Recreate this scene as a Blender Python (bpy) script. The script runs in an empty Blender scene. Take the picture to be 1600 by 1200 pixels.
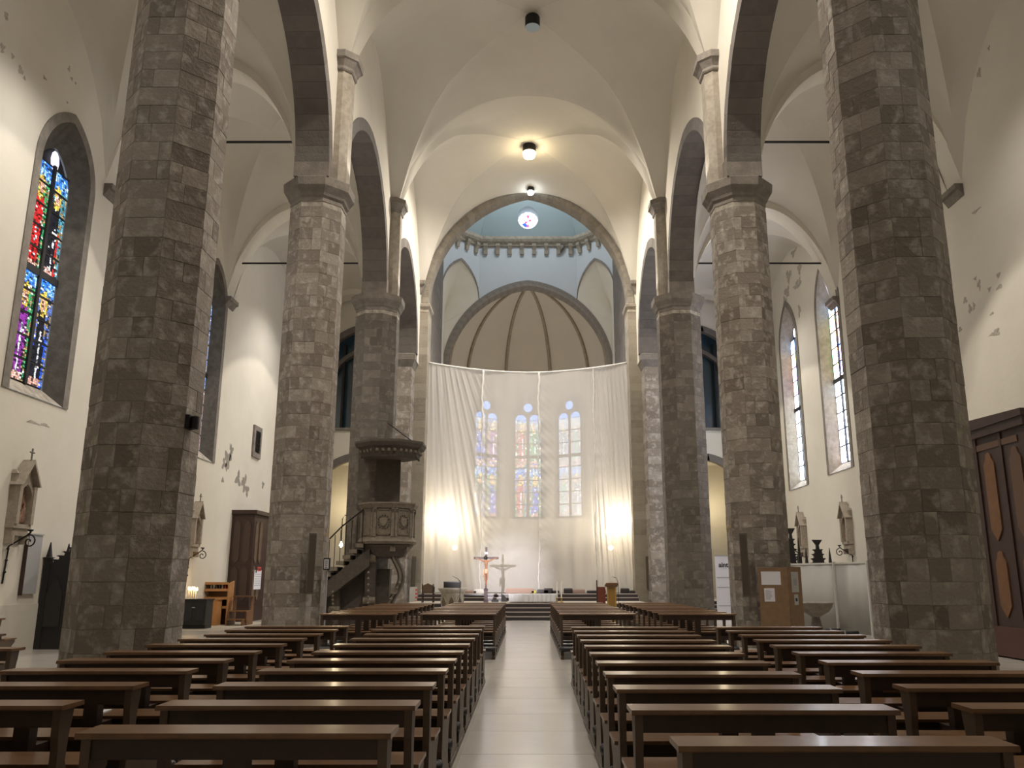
import bpy, math, random
from mathutils import Matrix, Vector
random.seed(7)
PI = math.pi
SC = bpy.context.scene
C = SC.collection

# ------------------------------------------------------------------ camera, world, lights, exposure
F, HZ, CX, EYE = 1300.0, 903.0, 825.0, 1.6
TH = math.atan((HZ - 600) / F)
CT, ST = math.cos(TH), math.sin(TH)
cd = bpy.data.cameras.new('camera'); cam = bpy.data.objects.new('camera', cd); C.objects.link(cam)
cam.location = (0, 0, EYE); cam.rotation_euler = (PI / 2 + TH, 0, 0)
cd.sensor_fit = 'HORIZONTAL'; cd.sensor_width = 36; cd.lens = 36 * F / 1600
cd.shift_x = -(CX - 800) / 1600; cd.clip_start = .05; cd.clip_end = 300
SC.camera = cam
SC.view_settings.view_transform = 'Standard'; SC.view_settings.look = 'None'
SC.view_settings.gamma = 1; SC.view_settings.use_curve_mapping = False
SC.view_settings.exposure = 0.12
SC.cycles.use_denoising = True
SC.cycles.max_bounces = 10; SC.cycles.diffuse_bounces = 6; SC.cycles.transparent_max_bounces = 12
SC.cycles.sample_clamp_indirect = 6
W = bpy.data.worlds.new('world'); SC.world = W; W.use_nodes = True
W.node_tree.nodes['Background'].inputs[0].default_value = (.75, .85, 1, 1)
W.node_tree.nodes['Background'].inputs[1].default_value = .15

WARM = (1, .91, .79); COOL = (.80, .88, 1.0); NEUT = (1, .96, .90)
def spot(loc, target, power, col, size=120, blend=.6, r=.12):
    l = bpy.data.lights.new('spot_lamp', 'SPOT'); l.energy = power; l.color = col
    l.spot_size = math.radians(size); l.spot_blend = blend; l.shadow_soft_size = r
    o = bpy.data.objects.new('spot_lamp', l); C.objects.link(o); o.location = loc
    o.rotation_euler = (Vector(target) - Vector(loc)).to_track_quat('-Z', 'Y').to_euler(); return o
def area(loc, target, power, col, sx, sy):
    l = bpy.data.lights.new('area_lamp', 'AREA'); l.energy = power; l.color = col
    l.shape = 'RECTANGLE'; l.size = sx; l.size_y = sy
    o = bpy.data.objects.new('area_lamp', l); C.objects.link(o); o.location = loc
    o.rotation_euler = (Vector(target) - Vector(loc)).to_track_quat('-Z', 'Y').to_euler(); return o
def point(loc, power, col, r=.1):
    l = bpy.data.lights.new('point_lamp', 'POINT'); l.energy = power; l.color = col; l.shadow_soft_size = r
    o = bpy.data.objects.new('point_lamp', l); C.objects.link(o); o.location = loc; return o
PY = [3.0, 12.2, 21.0, 30.2, 38.9]            # pier stations along the nave
AX = 5.7                                       # pier axis
WL, WR = -11.4, 11.7                           # outer aisle walls
# first two downlights added out of view; the others hang at crown and arch
spot((2.2, 7.5, 20.0), (2.2, 7.5, 0), 1100, WARM, 145)
spot((.8, 16.5, 20.3), (.8, 16.5, 0), 4400, WARM, 150)
spot((0.04, 34.75, 20.1), (0, 34.2, 0), 4600, WARM, 158)
spot((0.1, 38.5, 19.8), (0.3, 36.5, 0), 1300, COOL, 110)
# added fill lights above the capitals, brightening the vaults from below
for i in (0, 1, 2, 3):
    for s in (-1, 1):
        area((s * 4.6, PY[i], 12.3), (s * .5, PY[i] + 2, 21), 20, NEUT, .8, .3)
for i, (a, b) in enumerate(zip(PY[:-1], PY[1:])):  # added aisle fill lights, no lamps modelled
    for s in (-1, 1):
        xm = (s * 6.2 + (WL if s < 0 else WR)) / 2
        spot((xm, (a + b) / 2, 13.6), (xm, (a + b) / 2, 0), ([480, 860, 880, 800] if s < 0 else [380, 480, 620, 640])[i], NEUT, 150, 1, .3)
        area((s * 6.75, a + .3, 12.2), (s * 9.5, a + 3, 16), 30, NEUT, .5, .3)
# added fill light behind the camera, standing in for daylight; no window built
area((0, -3.4, 11), (0, 14, 9), 18, (.95, .95, 1), 3, 3)
# added up-light hidden by the curtain, brightening the apse vault
area((0, 51.5, 3.0), (0, 51.5, 18), 330, NEUT, 1.5, 1.5)
# added cool light at the dome top, out of view
area((0, 45, 28.3), (0, 45, 0), 900, (.93, .96, 1), 3, 3)
# crucifix spotlight clamped to the nearest left pier
spot((-4.79, 11.9, 3.82), (-.8, 39.7, 1.75), 30000, (1, .95, 1), 9.2, 1, .03)

# ------------------------------------------------------------------ pixel helper (photo frame 1600x1200)
def ray(px, py):
    u = (px - CX) / F; v = (600 - py) / F
    return Vector((u, CT - v * ST, ST + v * CT))
def aY(px, py, Y): r = ray(px, py); t = Y / r.y; return Vector((r.x * t, Y, r.z * t + EYE))
def aX(px, py, X): r = ray(px, py); t = X / r.x; return Vector((X, r.y * t, r.z * t + EYE))
def aZ(px, py, z): r = ray(px, py); t = (z - EYE) / r.z; return Vector((r.x * t, r.y * t, z))

# ------------------------------------------------------------------ materials
def mat(name, col=(.5, .5, .5), rough=.6, metal=0, nscale=0, namt=0, col2=None, bump=0, bscale=40, rnd=None, coat=0, coord='Object', emit=0):
    m = bpy.data.materials.new(name); m.use_nodes = True
    nt = m.node_tree; N = nt.nodes; L = nt.links; p = N['Principled BSDF']
    p.inputs['Roughness'].default_value = rough; p.inputs['Metallic'].default_value = metal
    p.inputs['Base Color'].default_value = (*col, 1)
    if coat: p.inputs['Coat Weight'].default_value = coat; p.inputs['Coat Roughness'].default_value = .12
    src = None
    tc = N.new('ShaderNodeTexCoord')
    if rnd:
        oi = N.new('ShaderNodeObjectInfo'); rp = N.new('ShaderNodeValToRGB'); rp.color_ramp.interpolation = 'LINEAR'
        els = rp.color_ramp.elements
        for k, c in enumerate(rnd):
            e = els[k] if k < 2 else els.new(k / (len(rnd) - 1))
            e.position = k / (len(rnd) - 1); e.color = (*c, 1)
        L.new(oi.outputs['Random'], rp.inputs[0]); src = rp.outputs[0]
    if nscale:
        no = N.new('ShaderNodeTexNoise'); no.inputs['Scale'].default_value = nscale; no.inputs['Detail'].default_value = 8
        no.inputs['Roughness'].default_value = .62
        L.new(tc.outputs[coord], no.inputs['Vector'])
        if rnd:
            oi2 = N.new('ShaderNodeVectorMath'); oi2.operation = 'ADD'
            mul = N.new('ShaderNodeVectorMath'); mul.operation = 'SCALE'
            cb = N.new('ShaderNodeCombineXYZ')
            for k in range(3): L.new(oi.outputs['Random'], cb.inputs[k])
            L.new(cb.outputs[0], mul.inputs[0]); mul.inputs['Scale'].default_value = 37
            L.new(tc.outputs[coord], oi2.inputs[0]); L.new(mul.outputs[0], oi2.inputs[1]); L.new(oi2.outputs[0], no.inputs['Vector'])
        rr = N.new('ShaderNodeMapRange'); rr.inputs[1].default_value = .50 if 'ashlar' in name else .38; rr.inputs[2].default_value = .68 if 'ashlar' in name else .66
        rr.inputs[4].default_value = namt
        L.new(no.outputs[0], rr.inputs[0])
        mx = N.new('ShaderNodeMix'); mx.data_type = 'RGBA'
        L.new(rr.outputs[0], mx.inputs[0])
        if src: L.new(src, mx.inputs[6])
        else: mx.inputs[6].default_value = (*col, 1)
        mx.inputs[7].default_value = (*(col2 or tuple(c * .6 for c in col)), 1)
        src = mx.outputs[2]
    if src: L.new(src, p.inputs['Base Color'])
    if bump:
        nb = N.new('ShaderNodeTexNoise'); nb.inputs['Scale'].default_value = bscale; nb.inputs['Detail'].default_value = 6
        L.new(tc.outputs[coord], nb.inputs['Vector'])
        bp = N.new('ShaderNodeBump'); bp.inputs['Strength'].default_value = bump; bp.inputs['Distance'].default_value = .03
        L.new(nb.outputs[0], bp.inputs['Height']); L.new(bp.outputs[0], p.inputs['Normal'])
    if emit:
        p.inputs['Emission Color'].default_value = (*col, 1); p.inputs['Emission Strength'].default_value = emit
    return m
M = {}
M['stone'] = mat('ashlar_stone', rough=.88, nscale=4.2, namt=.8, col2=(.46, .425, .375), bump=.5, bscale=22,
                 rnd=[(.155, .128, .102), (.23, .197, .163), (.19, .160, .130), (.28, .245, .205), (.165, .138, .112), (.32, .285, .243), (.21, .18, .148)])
M['stone_d'] = mat('voussoir_stone', rough=.9, nscale=2.5, namt=.6, col2=(.185, .165, .15), bump=.35, bscale=18,
                   rnd=[(.105, .092, .083), (.14, .125, .113), (.12, .106, .096), (.16, .145, .13), (.11, .098, .09)])
M['mortar'] = mat('lime_mortar', (.45, .41, .35), .95, nscale=5, namt=.7, col2=(.14, .12, .095), bump=.3)
M['trim'] = mat('carved_grey_stone', (.17, .15, .13), .85, nscale=4, namt=.7, col2=(.28, .25, .215), bump=.4, bscale=25)
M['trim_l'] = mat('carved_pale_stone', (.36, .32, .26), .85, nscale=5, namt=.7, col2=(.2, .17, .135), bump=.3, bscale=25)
M['plaster'] = mat('cream_plaster', (.58, .545, .475), .92, nscale=.35, namt=.55, col2=(.50, .465, .40), bump=.08, bscale=9)
M['plaster_w'] = mat('pale_plaster', (.66, .62, .54), .92, nscale=.5, namt=.5, col2=(.57, .53, .455), bump=.1, bscale=9)
M['plaster_b'] = mat('daylight_blue_plaster', (.50, .53, .56), .92, nscale=.5, namt=.4, col2=(.45, .49, .52))  # cool daylight tint put into the drum plaster colour
M['teal'] = mat('daylight_teal_plaster', (.33, .41, .43), .92, nscale=.5, namt=.4, col2=(.29, .37, .40))  # dome plaster with the blue-teal of daylight painted in
M['grey_patch'] = mat('bare_grey_render', (.30, .27, .235), .95, nscale=6, namt=.5, bump=.2)
M['mildew'] = mat('mildew_stain', (.42, .39, .33), .95, nscale=6, namt=.6, bump=.2)
M['floor'] = mat('polished_pale_stone', (.40, .37, .33), .26, nscale=1.6, namt=.6, col2=(.31, .285, .255), bump=.03, bscale=5)
M['slab'] = mat('polished_aisle_slab', rough=.17, nscale=1.2, namt=.5, col2=(.43, .405, .37), rnd=[(.51, .48, .44), (.54, .51, .47), (.48, .45, .41), (.52, .49, .45)])
M['wood'] = mat('varnished_dark_walnut', (.038, .019, .010), .42, nscale=6, namt=.7, col2=(.022, .011, .006))
M['wood_top'] = mat('worn_varnished_walnut', (.185, .095, .042), .33, nscale=7, namt=.7, col2=(.105, .052, .023), coat=.12)
M['wood_end'] = mat('lit_walnut_end', (.10, .066, .042), .45, nscale=7, namt=.6, col2=(.06, .038, .024))  # lighter walnut, grazing light put into the bench end colour
M['pad'] = mat('dark_grey_leatherette', (.025, .024, .028), .42, nscale=12, namt=.5)
M['conf'] = mat('dark_mahogany', (.045, .022, .017), .5, nscale=5, namt=.6)
M['conf_p'] = mat('amber_wood_panel', (.17, .075, .026), .5, nscale=5, namt=.5)
M['conf_q'] = mat('dull_brown_panel', (.13, .085, .055), .6, nscale=5, namt=.5)
M['pine'] = mat('light_varnished_pine', (.42, .20, .07), .45, nscale=6, namt=.5)
M['black'] = mat('blackened_wood', (.012, .010, .010), .6)
M['iron'] = mat('black_wrought_iron', (.02, .018, .017), .55, .6)
M['brass'] = mat('aged_brass', (.45, .30, .10), .35, .9)
M['white'] = mat('white_cloth', (.78, .78, .80), .85)
M['paper'] = mat('white_paper', (.74, .74, .80), .8)
M['ink'] = mat('black_ink', (.03, .03, .04), .8)
M['greyink'] = mat('grey_ink', (.35, .35, .40), .8)
M['red'] = mat('red_print', (.55, .06, .05), .7)
M['board'] = mat('brown_hardboard', (.25, .155, .085), .8, nscale=8, namt=.4)
M['speaker'] = mat('taupe_speaker_metal', (.135, .115, .09), .6)
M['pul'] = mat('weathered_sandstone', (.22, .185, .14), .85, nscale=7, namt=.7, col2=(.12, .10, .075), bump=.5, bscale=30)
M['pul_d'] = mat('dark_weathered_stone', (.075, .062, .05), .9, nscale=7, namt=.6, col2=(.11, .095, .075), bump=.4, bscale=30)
M['pvc'] = mat('white_pvc_sheet', (.46, .455, .43), .5, nscale=1.5, namt=.4, col2=(.40, .395, .37))
M['shrine'] = mat('grey_brown_plaster', (.36, .31, .25), .8, nscale=9, namt=.6, col2=(.22, .18, .14))
M['relief'] = mat('terracotta_relief', (.20, .10, .07), .8, nscale=14, namt=.8, col2=(.35, .24, .17))
M['skin'] = mat('painted_flesh_wood', (.36, .16, .08), .5)
M['cross'] = mat('dark_red_wood', (.05, .018, .02), .5)
M['marble'] = mat('veined_pale_marble', (.42, .38, .31), .5, nscale=8, namt=.6, col2=(.26, .22, .17))
M['marble_d'] = mat('brown_marble_inlay', (.16, .12, .09), .5, nscale=8, namt=.6)
M['step'] = mat('dark_step_wood', (.055, .045, .045), .35, nscale=6, namt=.5)
M['nosing'] = mat('pale_step_nosing', (.36, .31, .28), .3)
M['gold'] = mat('gilded_wood', (.50, .30, .08), .35, .3)
M['candle'] = mat('candle_wax', (.85, .8, .7), .5)
M['grey'] = mat('grey_painted_board', (.36, .36, .37), .6)
M['yellow'] = mat('yellow_plastic', (.7, .55, .08), .5)
M['pink'] = mat('pinkish_plank', (.42, .28, .22), .7)
M['apseweb'] = mat('cream_apse_plaster', (.53, .47, .385), .92, nscale=.5, namt=.4, col2=(.46, .41, .33))
M['rib'] = mat('brown_stone_rib', (.27, .21, .145), .85, nscale=4, namt=.6, col2=(.36, .31, .24), bump=.3)
M['reveal_dark'] = mat('shaded_reveal_stone', (.075, .068, .06), .9, nscale=5, namt=.8, col2=(.13, .12, .105), bump=.4)  # backlit shade put into the stone colour of the left reveals
M['stone_m'] = mat('arch_rubble_stone', rough=.9, nscale=4, namt=.6, col2=(.30, .27, .22), bump=.5, bscale=20, rnd=[(.17, .15, .12), (.24, .21, .17), (.20, .175, .145), (.28, .25, .205)])
M['stone_k'] = mat('darker_ashlar_stone', rough=.88, nscale=3.2, namt=.7, col2=(.25, .22, .185), bump=.5, bscale=22, rnd=[(.10, .084, .068), (.14, .12, .098), (.12, .102, .083), (.17, .148, .122), (.11, .094, .077)])  # darker ashlar tones for the third pier pair
M['hem'] = mat('doubled_white_hem', (.82, .80, .76), .85)
M['palewood'] = mat('pale_timber', (.80, .76, .68), .8)
M['skinl'] = mat('painted_pale_cloth', (.62, .40, .27), .6)
M['gold2'] = mat('yellow_brown_wood', (.30, .17, .04), .4)
M['conf_p2'] = mat('red_brown_board', (.20, .05, .03), .5)
M['dullgold'] = mat('dull_gilding', (.30, .20, .075), .5, .3)
M['discgold'] = mat('faded_ochre_disc', (.20, .155, .095), .6, nscale=15, namt=.6)
M['grille'] = mat('perforated_grille', (.09, .075, .055), .6, .2)
M['grey_l'] = mat('greyish_print_paper', (.46, .46, .43), .8)
M['conf_r'] = mat('dark_brown_panel', (.06, .036, .025), .6)
M['conf_s'] = mat('red_mahogany', (.075, .028, .018), .5)
M['conf_t'] = mat('brown_wood_panel', (.10, .05, .028), .5)
M['blackp'] = mat('black_panel', (.018, .017, .017), .5)
M['pvc2'] = mat('white_plastic_trim', (.70, .69, .65), .5)
def emis(name, col, s):
    m = bpy.data.materials.new(name); m.use_nodes = True; nt = m.node_tree; nt.nodes.clear()
    e = nt.nodes.new('ShaderNodeEmission'); o = nt.nodes.new('ShaderNodeOutputMaterial')
    e.inputs[0].default_value = (*col, 1); e.inputs[1].default_value = s; nt.links.new(e.outputs[0], o.inputs[0]); return m
M['lampwarm'] = emis('lit_lamp_warm', (1, .82, .5), 60)
M['lampcool'] = emis('lit_lamp_cool', (.85, .93, 1), 45)
M['bulbdim'] = emis('dim_lens', (.5, .5, .45), .35)
M['flame'] = emis('candle_flame', (1, .62, .25), 14)
def glassmat(name, s):
    m = bpy.data.materials.new(name); m.use_nodes = True; nt = m.node_tree; nt.nodes.clear()
    a = nt.nodes.new('ShaderNodeVertexColor'); a.layer_name = 'Col'
    e = nt.nodes.new('ShaderNodeEmission'); o = nt.nodes.new('ShaderNodeOutputMaterial')
    nt.links.new(a.outputs[0], e.inputs[0]); e.inputs[1].default_value = s; nt.links.new(e.outputs[0], o.inputs[0]); return m
M['glassL'] = glassmat('stained_glass_shade_side', 1.5)
M['glassR'] = glassmat('stained_glass_sun_side', 32)
M['glassA'] = glassmat('stained_glass_apse', 2.6)
M['glassO'] = glassmat('stained_glass_oculus', 1.6)
M['came'] = mat('lead_came', (.01, .01, .012), .7)
M['nightglass'] = mat('dark_window_glass', (.03, .06, .08), .2, coat=.5)
def clothmat():
    m = bpy.data.materials.new('sheer_white_gauze'); m.use_nodes = True; nt = m.node_tree; nt.nodes.clear()
    N = nt.nodes; L = nt.links
    o = N.new('ShaderNodeOutputMaterial'); d = N.new('ShaderNodeBsdfDiffuse'); t = N.new('ShaderNodeBsdfTranslucent'); tr = N.new('ShaderNodeBsdfTransparent')
    d.inputs[0].default_value = (.74, .72, .70, 1); t.inputs[0].default_value = (.80, .77, .72, 1)
    m1 = N.new('ShaderNodeMixShader'); m1.inputs[0].default_value = .45; m2 = N.new('ShaderNodeMixShader'); m2.inputs[0].default_value = .2
    L.new(d.outputs[0], m1.inputs[1]); L.new(t.outputs[0], m1.inputs[2]); L.new(m1.outputs[0], m2.inputs[1]); L.new(tr.outputs[0], m2.inputs[2])
    L.new(m2.outputs[0], o.inputs[0]); return m
M['gauze'] = clothmat()

# ------------------------------------------------------------------ mesh builder
class B:
    def __init__(s): s.v = []; s.f = []
    def add(s, vs, fs):
        n = len(s.v); s.v += [tuple(v) for v in vs]; s.f += [tuple(i + n for i in f) for f in fs]; return s
    def box(s, x0, x1, y0, y1, z0, z1, mtx=None):
        vs = [Vector(p) for p in ((x0, y0, z0), (x1, y0, z0), (x1, y1, z0), (x0, y1, z0), (x0, y0, z1), (x1, y0, z1), (x1, y1, z1), (x0, y1, z1))]
        if mtx: vs = [mtx @ v for v in vs]
        return s.add(vs, [(3, 2, 1, 0), (4, 5, 6, 7), (0, 1, 5, 4), (1, 2, 6, 5), (2, 3, 7, 6), (3, 0, 4, 7)])
    def prism(s, pts, a, b, axis='z', mtx=None):
        """extrude 2-D outline pts along axis from a to b"""
        n = len(pts)
        f3 = {'z': lambda p, q: (p[0], p[1], q), 'y': lambda p, q: (p[0], q, p[1]), 'x': lambda p, q: (q, p[0], p[1])}[axis]
        vs = [Vector(f3(p, a)) for p in pts] + [Vector(f3(p, b)) for p in pts]
        if mtx: vs = [mtx @ v for v in vs]
        return s.add(vs, [tuple(range(n))[::-1], tuple(range(n, 2 * n))] + [(i, (i + 1) % n, n + (i + 1) % n, n + i) for i in range(n)])
    def loft(s, rings, cap=True):
        n = len(rings[0]); k = len(s.v)
        for r in rings: s.v += [tuple(p) for p in r]
        for j in range(len(rings) - 1):
            for i in range(n):
                s.f.append((k + j * n + i, k + j * n + (i + 1) % n, k + (j + 1) * n + (i + 1) % n, k + (j + 1) * n + i))
        if cap: s.f.append(tuple(k + i for i in range(n))[::-1]); s.f.append(tuple(k + (len(rings) - 1) * n + i for i in range(n)))
        return s
    def lathe(s, prof, n=12, c=(0, 0, 0), ph=0):
        return s.loft([[(c[0] + r * math.cos(ph + 2 * PI * i / n), c[1] + r * math.sin(ph + 2 * PI * i / n), c[2] + z) for i in range(n)] for r, z in prof])
    def tube(s, pts, r, n=6):
        pts = [Vector(p) for p in pts]; rings = []
        up = None
        for i, p in enumerate(pts):
            t = (pts[min(i + 1, len(pts) - 1)] - pts[max(i - 1, 0)]).normalized()
            if up is None: up = Vector((0, 0, 1)) if abs(t.z) < .9 else Vector((1, 0, 0))
            a = t.cross(up).normalized(); b = a.cross(t).normalized(); up = b
            rr = r[i] if isinstance(r, (list, tuple)) else r
            rings.append([p + a * (rr * math.cos(2 * PI * k / n)) + b * (rr * math.sin(2 * PI * k / n)) for k in range(n)])
        return s.loft(rings)
    def mesh(s, name, off=(0, 0, 0)):
        me = bpy.data.meshes.new(name)
        me.from_pydata([(v[0] - off[0], v[1] - off[1], v[2] - off[2]) for v in s.v], [], s.f); me.validate(); return me
    def obj(s, name, m, parent=None, smooth=False, local=False, **props):
        off = Vector((0, 0, 0)); p = parent
        while p and not local: off += p.location; p = p.parent
        me = s.mesh(name, off); me.materials.append(m)
        if smooth: me.shade_smooth()
        o = bpy.data.objects.new(name, me); C.objects.link(o)
        if parent: o.parent = parent
        for k, v in props.items(): o[k] = v
        return o
def E(name, label, cat, loc=(0, 0, 0), rz=0, group=None):
    o = bpy.data.objects.new(name, None); C.objects.link(o); o.location = loc; o.rotation_euler = (0, 0, rz)
    o.empty_display_size = .2
    o['label'] = label; o['category'] = cat
    if group: o['group'] = group
    return o
def S(name):
    o = bpy.data.objects.new(name, None); C.objects.link(o); o['kind'] = 'structure'; return o
def inst(name, me, parent, loc=(0, 0, 0), rot=None, mtx=None, **props):
    o = bpy.data.objects.new(name, me); C.objects.link(o); o.parent = parent
    if mtx is not None: o.matrix_local = mtx
    else:
        o.location = loc
        if rot: o.rotation_euler = rot
    for k, v in props.items(): o[k] = v
    return o
def dup(root, loc, rz=0, label=None):
    def cp(o, par):
        c = o.copy(); C.objects.link(c)
        if par: c.parent = par
        for ch in kids.get(o.name, []): cp(ch, c)
        return c
    kids = {}
    def walk(o):
        kids[o.name] = list(o.children)
        for ch in o.children: walk(ch)
    walk(root)
    r = cp(root, None); r.location = loc; r.rotation_euler = (0, 0, rz)
    if label: r['label'] = label
    return r

# ------------------------------------------------------------------ pointed arch maths
def arch_e(w, h): return (h * h - w * w) / (2 * w)
def arch_z(s, w, h, t=0):
    """height above springing of a pointed arch (half width w, rise h), offset outwards by t, at distance s from its axis"""
    e = arch_e(w, h); r = w + e + t; q = abs(s) + e
    return math.sqrt(max(r * r - q * q, 0)) if q < r else 0
def arch_ring(name, par, w, h, th, d0, d1, m, step=.36, zs=0, part='voussoir', base=0):
    """voussoirs of an arch: plane = local XZ, depth = local Y from d0 to d1"""
    e = arch_e(w, h); r = w + e
    amax = math.acos(e / r) if r > 0 else PI / 2
    n = max(3, round(r * amax / step)); da = amax / n; g = .003 / r
    b = B()
    ring = []
    for a in (-da / 2 + g, 0, da / 2 - g):
        ring.append([(math.cos(a) * rr, dd, math.sin(a) * rr) for rr, dd in ((r, d0), (r, d1), (r + th, d1), (r + th, d0))])
    b.loft(ring)
    me = b.mesh(name); me.materials.append(m)
    b2 = B(); b2.v = [(-x, y, z) for x, y, z in b.v]; b2.f = [f[::-1] for f in b.f]; meL = b2.mesh(name); meL.materials.append(m)
    for sgn in (1, -1):
        for k in range(n):
            a = (k + .5) * da
            mt = Matrix.Translation((-sgn * e, random.uniform(-.004, .004), zs)) @ Matrix.Rotation(-a * sgn, 4, 'Y')
            inst(part, me if sgn > 0 else meL, par, mtx=mt)
    ro = r + th; x1 = math.cos(amax) * ro - e; z1 = math.sin(amax) * ro; zo = math.sqrt(ro * ro - e * e)
    if x1 > .01:
        kb = B().prism([(0, h + zs), (x1, z1 + zs), (0, zo + zs), (-x1, z1 + zs)], d0, d1, 'y'); me2 = kb.mesh('keystone'); me2.materials.append(m); inst('keystone', me2, par)
    return me
def sheet(mp, s0, s1, bot, top, holes=(), n=24, name='wall', m=None, parent=None, extra=(), **props):
    """vertical wall sheet in (s,z) mapped by mp; holes = (a, b, lo(s), hi(s))"""
    ss = set([s0, s1] + [s0 + (s1 - s0) * i / n for i in range(n + 1)])
    for a, b, lo, hi in holes:
        for i in range(25):
            q = .5 - .5 * math.cos(PI * i / 24); ss.add(a + (b - a) * q)
    ss = sorted(x for x in ss if s0 - 1e-6 <= x <= s1 + 1e-6)
    ss = [x for i, x in enumerate(ss) if i == 0 or x - ss[i - 1] > 1e-5]
    fn = lambda f, x: f(x) if callable(f) else f
    b = B()
    for p, q in zip(ss[:-1], ss[1:]):
        mid = (p + q) / 2
        hs = sorted([h for h in holes if h[0] < mid < h[1]], key=lambda h: h[2](mid))
        zp, zq = fn(bot, p), fn(bot, q)
        for h in hs:
            b.add([mp(p, zp), mp(q, zq), mp(q, h[2](q)), mp(p, h[2](p))], [(0, 1, 2, 3)])
            zp, zq = h[3](p), h[3](q)
        b.add([mp(p, zp), mp(q, zq), mp(q, fn(top, q)), mp(p, fn(top, p))], [(0, 1, 2, 3)])
    return b.obj(name, m, parent, **props)

# ------------------------------------------------------------------ floor
fl = B().box(-12.5, 12.5, -5, 60, -.2, 0).obj('floor', M['floor'], kind='structure')
k = 0; y = 2.2
while y < 33:
    L_ = [1.15, 1.3, 1.2][k % 3]
    B().box(-.62, .66, y + .004, y + L_ - .004, 0, .006).obj('slab', M['slab'], fl)
    y += L_; k += 1

# ------------------------------------------------------------------ nave vault
GT = [(0, 20.98), (.108, 20.91), (.242, 20.73), (.405, 20.42), (.575, 19.94), (.698, 19.2), (.796, 18.24), (.87, 17.33), (.932, 16.25), (.955, 15.7), (1, 15.2)]
def interp(T, t):
    for (a, x), (b, y) in zip(T[:-1], T[1:]):
        if t <= b: return x + (y - x) * (t - a) / (b - a)
    return T[-1][1]
def smooth_T(T, n=60):
    xs = [i / n for i in range(n + 1)]; ys = [interp(T, x) for x in xs]
    for _ in range(2): ys = [ys[0]] + [(ys[i - 1] + 2 * ys[i] + ys[i + 1]) / 4 for i in range(1, n)] + [ys[-1]]
    return list(zip(xs, ys))
GT = smooth_T(GT)
WX = 5.3
def g0(t): return interp(GT, min(max(t, 0), 1))
def vault_z(x, v):
    u = min(abs(x) / WX, 1); v = min(abs(v), 1)
    if u >= v:
        if u < 1e-6: return g0(0)
        base = g0(u); top = 20.98 - 1.35 * u ** 1.6; q = v / u
        return base + (top - base) * (1 - q ** 1.8)
    base = g0(v); top = 20.98 - .35 * v * v; q = u / v
    return base + (top - base) * (max(0, 1 - q ** 2.2)) ** .62
def grid(fn, us, vs, name, m, **props):
    b = B(); n = len(vs)
    b.v = [fn(u, v) for u in us for v in vs]
    b.f = [(i * n + j, i * n + j + 1, (i + 1) * n + j + 1, (i + 1) * n + j) for i in range(len(us) - 1) for j in range(n - 1)]
    return b.obj(name, m, smooth=True, **props)
def vaultbay(ya, yb, name):
    yc, hy = (ya + yb) / 2, (yb - ya) / 2; n = 48
    # four webs, each a triangle fan grid so that the groins stay sharp
    for w_ in range(4):
        b = B()
        R = 26; Q = 20
        for i in range(R + 1):
            t = max(i / R, .0005)
            for j in range(Q + 1):
                q = -1 + 2 * j / Q
                if w_ == 0: x, v = -t, q * t
                elif w_ == 1: x, v = t, q * t
                elif w_ == 2: x, v = q * t, -t
                else: x, v = q * t, t
                z = vault_z(x * WX, v)
                b.v.append((x * WX, yc + v * hy, z))
        b.f = [(i * (Q + 1) + j, i * (Q + 1) + j + 1, (i + 1) * (Q + 1) + j + 1, (i + 1) * (Q + 1) + j) for i in range(R) for j in range(Q)]
        yield b
cl = S('ceiling')
for a, b_ in zip(PY[:-1], PY[1:]):
    for web in vaultbay(a, b_, 'vault'): web.obj('vault_web', M['plaster'], cl, smooth=True)
for web in vaultbay(-5.0, 3.0, 'vault'): web.obj('vault_web', M['plaster'], cl, smooth=True)

# ------------------------------------------------------------------ arcade walls, arches
PR = .72
PA = .86
ZC = 11.95                       # top of pier capitals
def wall_top(yy):
    for a, b_ in zip([-5.0] + PY[:-1], PY):
        if a <= yy <= b_: return vault_z(WX, (yy - (a + b_) / 2) / ((b_ - a) / 2)) + .05
    return 16
arch_dims = []
for a, b_ in zip([-5.0] + PY[:-1], PY):
    last = b_ == PY[-1]
    y0, y1 = a + PA, (38.0 if last else b_ - PA)
    if a < 0: y0 = -3.9
    w = (y1 - y0) / 2; arch_dims.append(((y0 + y1) / 2, w, w * 1.075))
side = {-1: 'left', 1: 'right'}
TH_V = .38
for s in (-1, 1):
    holes = []
    for yc, w, h in arch_dims:
        holes.append((yc - w - TH_V, yc + w + TH_V, lambda q: ZC - .3, lambda q, yc=yc, w=w, h=h: ZC + arch_z(q - yc, w, h, TH_V)))
    holes2 = [(a_, b2, lo, hi) for a_, b2, lo, hi in holes]
    nw = S('wall_nave_' + side[s])
    sheet(lambda q, z, s=s: (s * WX, q, z), -5, 39, ZC - .3, wall_top, holes2, 90, 'nave_face', M['plaster_w'], nw)
    sheet(lambda q, z, s=s: (s * 6.15, q, z), -5, 39, ZC - .3, 18.5, holes2, 90, 'aisle_face', M['plaster'], nw)
    for k, (yc, w, h) in enumerate(arch_dims):
        if k == 0: continue
        nm = ['', 'nearest the camera', 'second', 'third', 'farthest, next to the chancel'][k]
        ar = E('arcade_arch', f'dark grey pointed stone arch of the {side[s]} arcade, {nm}', 'arch', (s * 5.72, yc, ZC), PI / 2)
        arch_ring('voussoir', ar, w, h, TH_V, -.45, .45, M['stone_d'], .4)

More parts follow.
